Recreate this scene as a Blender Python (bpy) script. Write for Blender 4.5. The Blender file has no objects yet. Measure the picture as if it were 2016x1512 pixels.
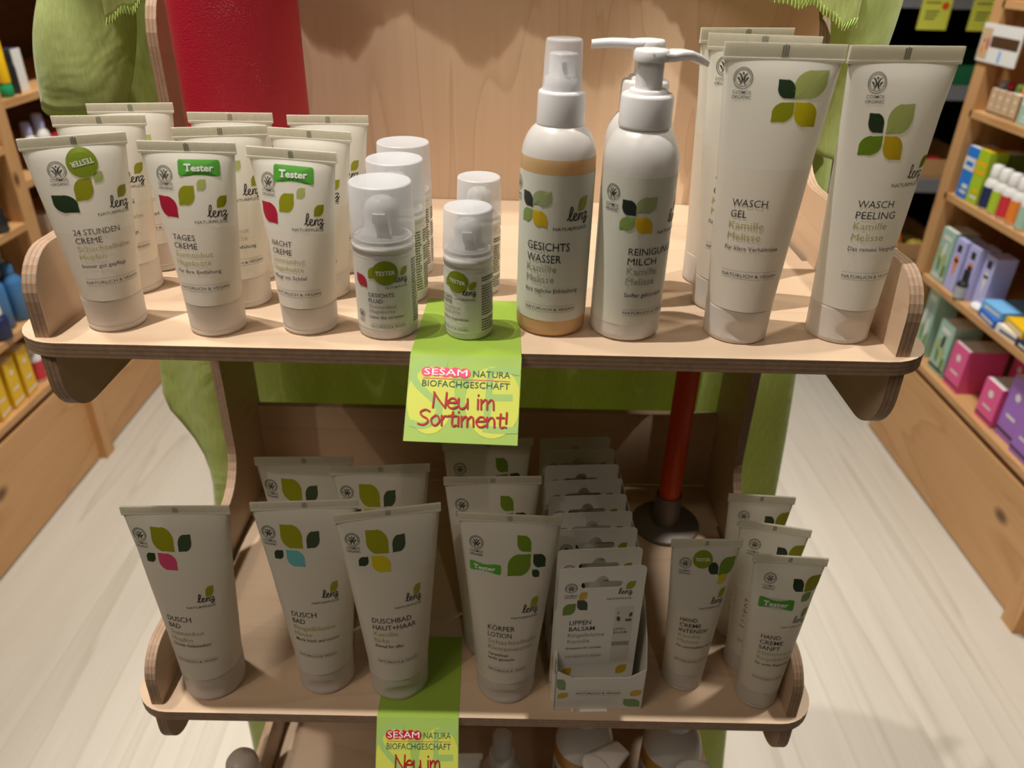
import bpy, bmesh, math, random
from math import sin, cos, pi, sqrt, radians, atan2
from mathutils import Vector, Matrix
random.seed(7)
S = bpy.context.scene
COL = S.collection

# ------------------------------------------------------------------ camera
F_PX = 1508.88
PITCH, YAW, ROLL = 0.518024411, 0.00750416932, -0.0261057889
CAM = Vector((0.0180869, -0.367008, 1.387442))
_f = Vector((sin(YAW)*cos(PITCH), cos(YAW)*cos(PITCH), -sin(PITCH)))
_r = Vector((cos(YAW), -sin(YAW), 0.0))
_d = _f.cross(_r)
_r2 = cos(ROLL)*_r + sin(ROLL)*_d
_d2 = -sin(ROLL)*_r + cos(ROLL)*_d
cd = bpy.data.cameras.new('camera')
cam = bpy.data.objects.new('camera', cd)
COL.objects.link(cam)
mw = Matrix.Identity(4)
for i in range(3):
    mw[i][0], mw[i][1], mw[i][2], mw[i][3] = _r2[i], -_d2[i], -_f[i], CAM[i]
cam.matrix_world = mw
cd.sensor_width = 36.0
cd.lens = F_PX/2016*36.0
cd.clip_start = 0.02
cd.dof.use_dof = True
cd.dof.focus_distance = 0.46
cd.dof.aperture_fstop = 9.0
S.camera = cam

# ------------------------------------------------------------------ world, lights, exposure
S.view_settings.view_transform = 'Standard'
S.view_settings.look = 'None'
S.view_settings.gamma = 1.0
S.view_settings.use_curve_mapping = False
S.view_settings.exposure = 0.0
W = bpy.data.worlds.new('world')
S.world = W
W.use_nodes = True
W.node_tree.nodes['Background'].inputs[0].default_value = (1.0, 0.72, 0.44, 1)
W.node_tree.nodes['Background'].inputs[1].default_value = 0.014

def spot(name, loc, aim, energy, size, blend=0.6, radius=0.04, color=(1, 0.93, 0.84)):
    l = bpy.data.lights.new(name, 'SPOT')
    l.energy, l.spot_size, l.spot_blend, l.shadow_soft_size, l.color = energy, radians(size), blend, radius, color
    o = bpy.data.objects.new(name, l)
    COL.objects.link(o)
    o.location = loc
    o.rotation_euler = (Vector(aim)-Vector(loc)).to_track_quat('-Z', 'Y').to_euler()
    return o
def area(name, loc, aim, energy, sx, sy, color=(1, 0.93, 0.84)):
    l = bpy.data.lights.new(name, 'AREA')
    l.shape = 'RECTANGLE'
    l.energy, l.size, l.size_y, l.color = energy, sx, sy, color
    o = bpy.data.objects.new(name, l)
    COL.objects.link(o)
    o.location = loc
    o.rotation_euler = (Vector(aim)-Vector(loc)).to_track_quat('-Z', 'Y').to_euler()
    return o
spot('ceiling_spot_key', (-0.40, -0.025, 2.75), (-0.04, 0.12, 1.2), 108, 54, 0.5, 0.012, (1, 0.95, 0.90))
spot('ceiling_spot_front', (-1.15, -0.95, 2.75), (-0.28, 0.05, 0.95), 22, 22, 0.9, 0.014, (1, 0.87, 0.75))
spot('ceiling_spot_panel', (0.25, -1.35, 2.75), (0.04, 0.277, 1.28), 9, 34, 0.8, 0.03, (1, 0.88, 0.75))
spot('cloth_fill_spot', (1.05, -0.70, 2.75), (0.285, 0.26, 1.33), 130, 11, 0.8, 0.012, (1, 0.96, 0.88))  # added narrow lamp that brightens the right cloth, not a known fixture
area('front_fill_area', (-1.0, -0.9, 2.7), (-0.15, 0.05, 1.0), 8.5, 0.9, 0.5, (1, 0.84, 0.68))  # soft fill added to lift the tube fronts, no real panel behind it
spot('ceiling_spot_left_aisle', (-0.55, 1.5, 2.75), (-0.9, 1.5, 0), 185, 100, 0.8, 0.08, (1, 0.93, 0.84))
spot('ceiling_spot_right_aisle', (0.60, 1.5, 2.75), (0.95, 1.5, 0), 185, 100, 0.8, 0.08, (1, 0.95, 0.88))
spot('ceiling_spot_left_front', (-0.75, 0.35, 2.75), (-0.75, 0.4, 0), 60, 80, 0.8, 0.06)
spot('ceiling_spot_right_front', (0.75, 0.35, 2.75), (0.75, 0.4, 0), 60, 80, 0.8, 0.06)

# ------------------------------------------------------------------ materials
MATS = {}
def nodes(name):
    m = bpy.data.materials.new(name)
    m.use_nodes = True
    nt = m.node_tree
    return m, nt, nt.nodes['Principled BSDF'], nt.nodes['Material Output']
def pm(name, col, rough=0.5, spec=0.5, metal=0.0, bump=0.0, bscale=200.0, var=0.0, vscale=30.0, coat=0.0):
    if name in MATS:
        return MATS[name]
    m, nt, p, out = nodes(name)
    p.inputs['Base Color'].default_value = (*col, 1)
    p.inputs['Roughness'].default_value = rough
    p.inputs['Specular IOR Level'].default_value = spec
    p.inputs['Metallic'].default_value = metal
    p.inputs['Coat Weight'].default_value = coat
    if var or bump:
        tc = nt.nodes.new('ShaderNodeTexCoord')
        nz = nt.nodes.new('ShaderNodeTexNoise')
        nz.inputs['Scale'].default_value = vscale if var else bscale
        nz.inputs['Detail'].default_value = 4
        nt.links.new(tc.outputs['Object'], nz.inputs['Vector'])
        if var:
            rp = nt.nodes.new('ShaderNodeValToRGB')
            rp.color_ramp.elements[0].position = 0.3
            rp.color_ramp.elements[1].position = 0.7
            rp.color_ramp.elements[0].color = (*[c*(1-var) for c in col], 1)
            rp.color_ramp.elements[1].color = (*[min(1, c*(1+var)) for c in col], 1)
            nt.links.new(nz.outputs['Fac'], rp.inputs['Fac'])
            nt.links.new(rp.outputs['Color'], p.inputs['Base Color'])
        if bump:
            nb = nt.nodes.new('ShaderNodeTexNoise')
            nb.inputs['Scale'].default_value = bscale
            nb.inputs['Detail'].default_value = 3
            nt.links.new(tc.outputs['Object'], nb.inputs['Vector'])
            b = nt.nodes.new('ShaderNodeBump')
            b.inputs['Strength'].default_value = bump
            b.inputs['Distance'].default_value = 0.002
            nt.links.new(nb.outputs['Fac'], b.inputs['Height'])
            nt.links.new(b.outputs['Normal'], p.inputs['Normal'])
    MATS[name] = m
    return m
def mix_translucent(name, col, fac, rough=0.4, spec=0.5):
    m = pm(name, col, rough, spec)
    nt = m.node_tree
    t = nt.nodes.new('ShaderNodeBsdfTranslucent')
    t.inputs['Color'].default_value = (*col, 1)
    mx = nt.nodes.new('ShaderNodeMixShader')
    mx.inputs[0].default_value = fac
    nt.links.new(nt.nodes['Principled BSDF'].outputs[0], mx.inputs[1])
    nt.links.new(t.outputs[0], mx.inputs[2])
    nt.links.new(mx.outputs[0], nt.nodes['Material Output'].inputs['Surface'])
    return m
def mix_clear(name, col, fac, rough=0.3, tint=(1, 1, 1)):
    m = pm(name, col, rough)
    nt = m.node_tree
    t = nt.nodes.new('ShaderNodeBsdfTransparent')
    t.inputs['Color'].default_value = (*tint, 1)
    mx = nt.nodes.new('ShaderNodeMixShader')
    mx.inputs[0].default_value = fac
    nt.links.new(nt.nodes['Principled BSDF'].outputs[0], mx.inputs[1])
    nt.links.new(t.outputs[0], mx.inputs[2])
    nt.links.new(mx.outputs[0], nt.nodes['Material Output'].inputs['Surface'])
    return m
def wood(name, light, dark, axis='X', scale=9.0, stretch=9.0, rough=0.45, contrast=0.5, knots=0.0, spec=0.4, loop=0.6):
    m, nt, p, out = nodes(name)
    tc = nt.nodes.new('ShaderNodeTexCoord')
    mp = nt.nodes.new('ShaderNodeMapping')
    sc = [scale, scale, scale]
    sc['XYZ'.index(axis)] = scale/stretch
    mp.inputs['Scale'].default_value = sc
    nt.links.new(tc.outputs['Object'], mp.inputs['Vector'])
    n1 = nt.nodes.new('ShaderNodeTexNoise')
    n1.inputs['Scale'].default_value = 1.0
    n1.inputs['Detail'].default_value = 3
    n1.inputs['Distortion'].default_value = loop
    nt.links.new(mp.outputs[0], n1.inputs['Vector'])
    mul = nt.nodes.new('ShaderNodeMath'); mul.operation = 'MULTIPLY'; mul.inputs[1].default_value = 9.0
    nt.links.new(n1.outputs['Fac'], mul.inputs[0])
    fr = nt.nodes.new('ShaderNodeMath'); fr.operation = 'FRACT'
    nt.links.new(mul.outputs[0], fr.inputs[0])
    mp2 = nt.nodes.new('ShaderNodeMapping')
    sc2 = [scale*22]*3
    sc2['XYZ'.index(axis)] = scale*0.8
    mp2.inputs['Scale'].default_value = sc2
    nt.links.new(tc.outputs['Object'], mp2.inputs['Vector'])
    n2 = nt.nodes.new('ShaderNodeTexNoise')
    n2.inputs['Detail'].default_value = 4
    n2.inputs['Scale'].default_value = 1.0
    nt.links.new(mp2.outputs[0], n2.inputs['Vector'])
    r1 = nt.nodes.new('ShaderNodeValToRGB')
    cr = r1.color_ramp
    cr.elements[0].position = 0.0; cr.elements[0].color = (0, 0, 0, 1)
    cr.elements[1].position = 0.82; cr.elements[1].color = (0.35, 0.35, 0.35, 1)
    e = cr.elements.new(0.95); e.color = (1, 1, 1, 1)
    e = cr.elements.new(1.0); e.color = (0, 0, 0, 1)
    nt.links.new(fr.outputs[0], r1.inputs['Fac'])
    m1 = nt.nodes.new('ShaderNodeMath'); m1.operation = 'MULTIPLY'; m1.inputs[1].default_value = contrast
    nt.links.new(r1.outputs['Color'], m1.inputs[0])
    m2 = nt.nodes.new('ShaderNodeMath'); m2.operation = 'MULTIPLY_ADD'; m2.inputs[1].default_value = 0.9*contrast; m2.inputs[2].default_value = -0.25*contrast
    nt.links.new(n2.outputs['Fac'], m2.inputs[0])
    ad = nt.nodes.new('ShaderNodeMath'); ad.operation = 'ADD'; ad.use_clamp = True
    nt.links.new(m1.outputs[0], ad.inputs[0]); nt.links.new(m2.outputs[0], ad.inputs[1])
    mx = nt.nodes.new('ShaderNodeMix'); mx.data_type = 'RGBA'
    mx.inputs['A'].default_value = (*light, 1); mx.inputs['B'].default_value = (*dark, 1)
    nt.links.new(ad.outputs[0], mx.inputs['Factor'])
    last = mx.outputs['Result']
    if knots:
        mp3 = nt.nodes.new('ShaderNodeMapping')
        sc3 = [knots]*3
        sc3['XYZ'.index(axis)] = knots*0.6
        mp3.inputs['Scale'].default_value = sc3
        nt.links.new(tc.outputs['Object'], mp3.inputs['Vector'])
        v = nt.nodes.new('ShaderNodeTexVoronoi')
        v.inputs['Scale'].default_value = 1.0
        nt.links.new(mp3.outputs[0], v.inputs['Vector'])
        r3 = nt.nodes.new('ShaderNodeValToRGB')
        r3.color_ramp.elements[0].position = 0.05; r3.color_ramp.elements[0].color = (1, 1, 1, 1)
        r3.color_ramp.elements[1].position = 0.13; r3.color_ramp.elements[1].color = (0, 0, 0, 1)
        nt.links.new(v.outputs['Distance'], r3.inputs['Fac'])
        mk = nt.nodes.new('ShaderNodeMix'); mk.data_type = 'RGBA'
        mk.inputs['B'].default_value = (*[c*0.35 for c in dark], 1)
        nt.links.new(r3.outputs['Color'], mk.inputs['Factor'])
        nt.links.new(last, mk.inputs['A'])
        last = mk.outputs['Result']
    nt.links.new(last, p.inputs['Base Color'])
    p.inputs['Roughness'].default_value = rough
    p.inputs['Specular IOR Level'].default_value = spec
    MATS[name] = m
    return m
def ply_edge(name, axis, period=0.0026, light=(0.50, 0.36, 0.245), dark=(0.25, 0.15, 0.09)):
    m, nt, p, out = nodes(name)
    tc = nt.nodes.new('ShaderNodeTexCoord')
    sx = nt.nodes.new('ShaderNodeSeparateXYZ')
    nt.links.new(tc.outputs['Object'], sx.inputs[0])
    dv = nt.nodes.new('ShaderNodeMath'); dv.operation = 'DIVIDE'; dv.inputs[1].default_value = period
    nt.links.new(sx.outputs[axis], dv.inputs[0])
    ab = nt.nodes.new('ShaderNodeMath'); ab.operation = 'FRACT'
    nt.links.new(dv.outputs[0], ab.inputs[0])
    r = nt.nodes.new('ShaderNodeValToRGB')
    cr = r.color_ramp
    cr.elements[0].position = 0.0; cr.elements[0].color = (*light, 1)
    cr.elements[1].position = 0.42; cr.elements[1].color = (*[c*0.85 for c in light], 1)
    for pos, c in ((0.5, dark), (0.56, [d*1.7 for d in dark]), (0.9, [d*2.0 for d in dark]), (0.97, light)):
        e = cr.elements.new(pos); e.color = (*c, 1)
    nt.links.new(ab.outputs[0], r.inputs['Fac'])
    nz = nt.nodes.new('ShaderNodeTexNoise'); nz.inputs['Scale'].default_value = 260; nz.inputs['Detail'].default_value = 3
    nt.links.new(tc.outputs['Object'], nz.inputs['Vector'])
    mx = nt.nodes.new('ShaderNodeMix'); mx.data_type = 'RGBA'; mx.blend_type = 'MULTIPLY'
    mx.inputs['Factor'].default_value = 0.45
    nt.links.new(r.outputs['Color'], mx.inputs['A']); nt.links.new(nz.outputs['Fac'], mx.inputs['B'])
    nt.links.new(mx.outputs['Result'], p.inputs['Base Color'])
    p.inputs['Roughness'].default_value = 0.6
    p.inputs['Specular IOR Level'].default_value = 0.3
    MATS[name] = m
    return m

VL, VD = (0.62, 0.462, 0.318), (0.43, 0.28, 0.165)
wood('birch_x', VL, VD, 'X', 7, 9, 0.42, 0.30)
wood('birch_z', VL, VD, 'Z', 10, 8, 0.42, 0.42, loop=1.0)
wood('birch_y', VL, VD, 'Y', 7, 8, 0.42, 0.30)
ply_edge('ply_edge_x', 'X'); ply_edge('ply_edge_y', 'Y'); ply_edge('ply_edge_z', 'Z')
PL, PD = (0.62, 0.36, 0.16), (0.44, 0.21, 0.075)
wood('pine_y', PL, PD, 'Y', 4, 9, 0.45, 0.5, knots=6.0)
wood('pine_z', PL, PD, 'Z', 5, 9, 0.45, 0.5, knots=9.0)
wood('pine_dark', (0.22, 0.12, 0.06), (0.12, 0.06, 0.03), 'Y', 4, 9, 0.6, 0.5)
wood('floor_plank', (0.54, 0.50, 0.43), (0.42, 0.38, 0.31), 'Y', 6.0, 40, 0.42, 0.7, loop=0.2)

mix_translucent('tube_plastic', (0.92, 0.90, 0.82), 0.42, 0.38)
mix_translucent('tube_filled', (0.90, 0.845, 0.745), 0.34, 0.38)
mix_translucent('tube_cap', (0.90, 0.85, 0.79), 0.38, 0.34)
mix_translucent('crimp_plastic', (0.88, 0.86, 0.75), 0.48, 0.4)
pm('crimp_mark', (0.34, 0.35, 0.28), 0.5)
mix_clear('frosted_cap', (0.77, 0.79, 0.81), 0.46, 0.32)
mix_translucent('pump_inside', (0.85, 0.84, 0.82), 0.15, 0.4)
mix_clear('clear_cap', (0.85, 0.85, 0.87), 0.55, 0.12)
mix_translucent('white_plastic', (0.86, 0.85, 0.84), 0.10, 0.3)
mix_translucent('milky_bottle', (0.82, 0.80, 0.76), 0.25, 0.3)
mix_translucent('amber_content', (0.74, 0.50, 0.24), 0.30, 0.3)
mix_translucent('deep_amber', (0.62, 0.30, 0.04), 0.30, 0.3)
pm('label_paper', (0.66, 0.66, 0.57), 0.5)
pm('label_light', (0.74, 0.74, 0.66), 0.5)
pm('card_white', (0.80, 0.79, 0.72), 0.5)
pm('ink', (0.02, 0.021, 0.018), 0.5)
pm('ink_soft', (0.10, 0.11, 0.07), 0.5)
pm('khaki', (0.44, 0.42, 0.16), 0.5)
pm('khaki_grey', (0.33, 0.32, 0.22), 0.5)
pm('white_ink', (0.85, 0.86, 0.80), 0.5)
for n, c in dict(dark=(.022, .045, .014), darkgrey=(.05, .075, .035), olive=(.30, .31, .006), light=(.42, .48, .14), yellow=(.60, .50, .008),
                 red=(.45, .012, .045), green=(.15, .25, .012), pink=(.66, .07, .17), teal=(.14, .46, .46), gold=(.60, .40, .01),
                 sage=(.33, .38, .18), midgreen=(.22, .32, .08), st_green=(.09, .37, .035), st_olive=(.20, .27, .008), blackish=(.02, .025, .02),
                 lightol=(.42, .50, .10), sageleaf=(.20, .32, .12)).items():
    pm('p_'+n, c, 0.45)
pm('sign_green', (0.26, 0.40, 0.045), 0.45)
pm('sign_front', (0.34, 0.50, 0.10), 0.42, var=0.06, vscale=25)
pm('sign_disc', (0.58, 0.62, 0.09), 0.42)
pm('sign_letter', (0.32, 0.50, 0.14), 0.42)
pm('sign_pink', (0.80, 0.07, 0.16), 0.45)
pm('sign_crimson', (0.48, 0.012, 0.025), 0.45)
pm('sign_red', (0.42, 0.006, 0.012), 0.45)
pm('sign_redshade', (0.08, 0.004, 0.004), 0.5)
pm('sign_teal', (0.01, 0.06, 0.06), 0.5)

def cloth_mat():
    m, nt, p, out = nodes('green_cloth')
    tc = nt.nodes.new('ShaderNodeTexCoord')
    mp = nt.nodes.new('ShaderNodeMapping'); mp.inputs['Scale'].default_value = (500, 500, 90)
    nt.links.new(tc.outputs['Object'], mp.inputs['Vector'])
    nz = nt.nodes.new('ShaderNodeTexNoise'); nz.inputs['Detail'].default_value = 3; nz.inputs['Scale'].default_value = 1
    nt.links.new(mp.outputs[0], nz.inputs['Vector'])
    r = nt.nodes.new('ShaderNodeValToRGB')
    r.color_ramp.elements[0].position = 0.3; r.color_ramp.elements[0].color = (0.47, 0.55, 0.16, 1)
    r.color_ramp.elements[1].position = 0.75; r.color_ramp.elements[1].color = (0.62, 0.69, 0.28, 1)
    nt.links.new(nz.outputs['Fac'], r.inputs['Fac'])
    nt.links.new(r.outputs['Color'], p.inputs['Base Color'])
    p.inputs['Roughness'].default_value = 0.38
    p.inputs['Sheen Weight'].default_value = 0.3
    b = nt.nodes.new('ShaderNodeBump'); b.inputs['Strength'].default_value = 0.35; b.inputs['Distance'].default_value = 0.0006
    nt.links.new(nz.outputs['Fac'], b.inputs['Height'])
    nw = nt.nodes.new('ShaderNodeTexNoise'); nw.inputs['Scale'].default_value = 14; nw.inputs['Detail'].default_value = 3; nw.inputs['Distortion'].default_value = 0.8
    nt.links.new(tc.outputs['Object'], nw.inputs['Vector'])
    b2 = nt.nodes.new('ShaderNodeBump'); b2.inputs['Strength'].default_value = 0.45; b2.inputs['Distance'].default_value = 0.012
    nt.links.new(nw.outputs['Fac'], b2.inputs['Height']); nt.links.new(b.outputs['Normal'], b2.inputs['Normal'])
    nt.links.new(b2.outputs['Normal'], p.inputs['Normal'])
    t = nt.nodes.new('ShaderNodeBsdfTranslucent'); t.inputs['Color'].default_value = (0.52, 0.58, 0.18, 1)
    mx = nt.nodes.new('ShaderNodeMixShader'); mx.inputs[0].default_value = 0.42
    nt.links.new(p.outputs[0], mx.inputs[1]); nt.links.new(t.outputs[0], mx.inputs[2])
    nt.links.new(mx.outputs[0], out.inputs['Surface'])
    MATS['green_cloth'] = m
cloth_mat()
def candle_mat():
    m, nt, p, out = nodes('red_wax')
    tc = nt.nodes.new('ShaderNodeTexCoord')
    nz = nt.nodes.new('ShaderNodeTexNoise'); nz.inputs['Scale'].default_value = 900; nz.inputs['Detail'].default_value = 3
    nt.links.new(tc.outputs['Object'], nz.inputs['Vector'])
    n2 = nt.nodes.new('ShaderNodeTexNoise'); n2.inputs['Scale'].default_value = 45; n2.inputs['Detail'].default_value = 3
    nt.links.new(tc.outputs['Object'], n2.inputs['Vector'])
    ad = nt.nodes.new('ShaderNodeMath'); ad.operation = 'MULTIPLY'
    nt.links.new(nz.outputs['Fac'], ad.inputs[0]); nt.links.new(n2.outputs['Fac'], ad.inputs[1])
    r = nt.nodes.new('ShaderNodeValToRGB')
    r.color_ramp.elements[0].position = 0.385; r.color_ramp.elements[0].color = (0.42, 0.006, 0.024, 1)
    r.color_ramp.elements[1].position = 0.455; r.color_ramp.elements[1].color = (0.55, 0.10, 0.10, 1)
    nt.links.new(ad.outputs[0], r.inputs['Fac'])
    nt.links.new(r.outputs['Color'], p.inputs['Base Color'])
    p.inputs['Roughness'].default_value = 0.5
    b = nt.nodes.new('ShaderNodeBump'); b.inputs['Strength'].default_value = 0.4; b.inputs['Distance'].default_value = 0.001
    nt.links.new(nz.outputs['Fac'], b.inputs['Height']); nt.links.new(b.outputs['Normal'], p.inputs['Normal'])
    MATS['red_wax'] = m
candle_mat()
mix_translucent('orange_wax', (0.85, 0.09, 0.01), 0.2, 0.4)
pm('brushed_metal', (0.24, 0.21, 0.19), 0.55, metal=0.8, bump=0.15, bscale=300)

# ------------------------------------------------------------------ mesh building helpers
class MB:
    def __init__(s):
        s.v, s.f, s.m, s.sm, s.mats = [], [], [], [], []
    def mi(s, mat):
        if mat not in s.mats:
            s.mats.append(mat)
        return s.mats.index(mat)
    def add(s, vs, fs, mat, smooth=False):
        o = len(s.v); k = s.mi(mat)
        s.v += [tuple(x) for x in vs]
        for f in fs:
            s.f.append([o+i for i in f]); s.m.append(k); s.sm.append(smooth)
    def box(s, x0, x1, y0, y1, z0, z1, mat):
        s.add([(x0,y0,z0),(x1,y0,z0),(x1,y1,z0),(x0,y1,z0),(x0,y0,z1),(x1,y0,z1),(x1,y1,z1),(x0,y1,z1)],
              [(0,3,2,1),(4,5,6,7),(0,1,5,4),(1,2,6,5),(2,3,7,6),(3,0,4,7)], mat)
    def lathe(s, prof, mat, n=48, cap0=True, cap1=True, smooth=True, c=(0,0), fn=None):
        vs = []
        for r, z in prof:
            for k in range(n):
                a = 2*pi*k/n
                p = (c[0]+r*cos(a), c[1]+r*sin(a), z)
                vs.append(fn(p) if fn else p)
        fs = []
        for i in range(len(prof)-1):
            for k in range(n):
                k2 = (k+1) % n
                fs.append((i*n+k, i*n+k2, (i+1)*n+k2, (i+1)*n+k))
        s.add(vs, fs, mat, smooth)
        if cap0:
            s.add(vs[:n], [tuple(range(n-1, -1, -1))], mat)
        if cap1:
            s.add(vs[-n:], [tuple(range(n))], mat)
    def prism(s, poly, axis, a0, a1, mat_face, mat_side, smooth_side=False):
        # poly: 2D outline; extruded along axis
        def P(u, w, a):
            return {'X': (a, u, w), 'Y': (u, a, w), 'Z': (u, w, a)}[axis]
        n = len(poly)
        vs = [P(u, w, a0) for u, w in poly]+[P(u, w, a1) for u, w in poly]
        s.add(vs, [tuple(range(n-1, -1, -1)), tuple(range(n, 2*n))], mat_face)
        s.add(vs, [(i, (i+1) % n, n+(i+1) % n, n+i) for i in range(n)], mat_side, smooth_side)
    def tube(s, pts, r, mat, n=10, caps=True):
        pts = [Vector(p) for p in pts]
        rr = r if isinstance(r, (list, tuple)) else [r]*len(pts)
        vs = []
        up = Vector((0, 0, 1))
        for i, p in enumerate(pts):
            t = (pts[min(i+1, len(pts)-1)]-pts[max(i-1, 0)]).normalized()
            u = t.cross(up)
            if u.length < 1e-3:
                u = t.cross(Vector((1, 0, 0)))
            u.normalize(); w = u.cross(t)
            for k in range(n):
                a = 2*pi*k/n
                vs.append(p+rr[i]*(cos(a)*u+sin(a)*w))
        fs = [(i*n+k, i*n+(k+1) % n, (i+1)*n+(k+1) % n, (i+1)*n+k) for i in range(len(pts)-1) for k in range(n)]
        s.add(vs, fs, mat, True)
        if caps:
            s.add(vs[:n], [tuple(range(n))], mat); s.add(vs[-n:], [tuple(range(n))], mat)
    def mesh(s, name):
        me = bpy.data.meshes.new(name)
        me.from_pydata(s.v, [], s.f)
        for m in s.mats:
            me.materials.append(MATS[m])
        me.polygons.foreach_set('material_index', s.m)
        me.polygons.foreach_set('use_smooth', s.sm)
        me.validate(clean_customdata=False)
        me.update()
        return me
def fixn(me):
    b = bmesh.new(); b.from_mesh(me)
    bmesh.ops.recalc_face_normals(b, faces=b.faces)
    b.to_mesh(me); b.free()
    return me
def link(name, me, parent=None, loc=None):
    o = bpy.data.objects.new(name, me)
    COL.objects.link(o)
    if parent is not None:
        o.parent = parent
    if loc is not None:
        o.location = loc
    return o
def tag(o, label, cat, group=None):
    o['label'] = label; o['category'] = cat
    if group:
        o['group'] = group
    return o
def thing(name, label, cat, loc=(0,0,0), rz=0.0, group=None):
    o = bpy.data.objects.new(name, None)
    COL.objects.link(o)
    o.empty_display_size = 0.02
    o.location = loc; o.rotation_euler = (0, 0, rz)
    return tag(o, label, cat, group)
def struct(name, me):
    o = link(name, me); o['kind'] = 'structure'
    return o

# ------------------------------------------------------------------ lettering and marks in flat millimetre space
_glyph = {}
def text_mesh(body, bold=0.0):
    key = (body, bold)
    if key in _glyph:
        return _glyph[key]
    cu = bpy.data.curves.new('lettering', 'FONT')
    cu.body = body; cu.size = 1.0; cu.resolution_u = 2; cu.offset = bold
    o = bpy.data.objects.new('lettering', cu)
    COL.objects.link(o)
    dg = bpy.context.evaluated_depsgraph_get(); dg.update()
    me = o.evaluated_get(dg).to_mesh()
    vs = [(v.co.x, v.co.y) for v in me.vertices]
    fs = [tuple(p.vertices) for p in me.polygons]
    o.evaluated_get(dg).to_mesh_clear()
    bpy.data.objects.remove(o); bpy.data.curves.remove(cu)
    x0 = min(v[0] for v in vs); x1 = max(v[0] for v in vs)
    _glyph[key] = (vs, fs, x0, x1)
    return _glyph[key]
def spline(pts, n=6, closed=False):
    if len(pts) < 3:
        return pts
    out = []
    N = len(pts)
    for i in range(N if closed else N-1):
        g = (lambda k: pts[k % N]) if closed else (lambda k: pts[min(max(k, 0), N-1)])
        p0, p1, p2, p3 = g(i-1), g(i), g(i+1), g(i+2)
        for j in range(n):
            t = j/n
            out.append(tuple(0.5*((2*p1[k])+(-p0[k]+p2[k])*t+(2*p0[k]-5*p1[k]+4*p2[k]-p3[k])*t*t+(-p0[k]+3*p1[k]-3*p2[k]+p3[k])*t**3) for k in (0, 1)))
    out.append(pts[0] if closed else pts[-1])
    return out
CAPH = 0.73
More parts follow.
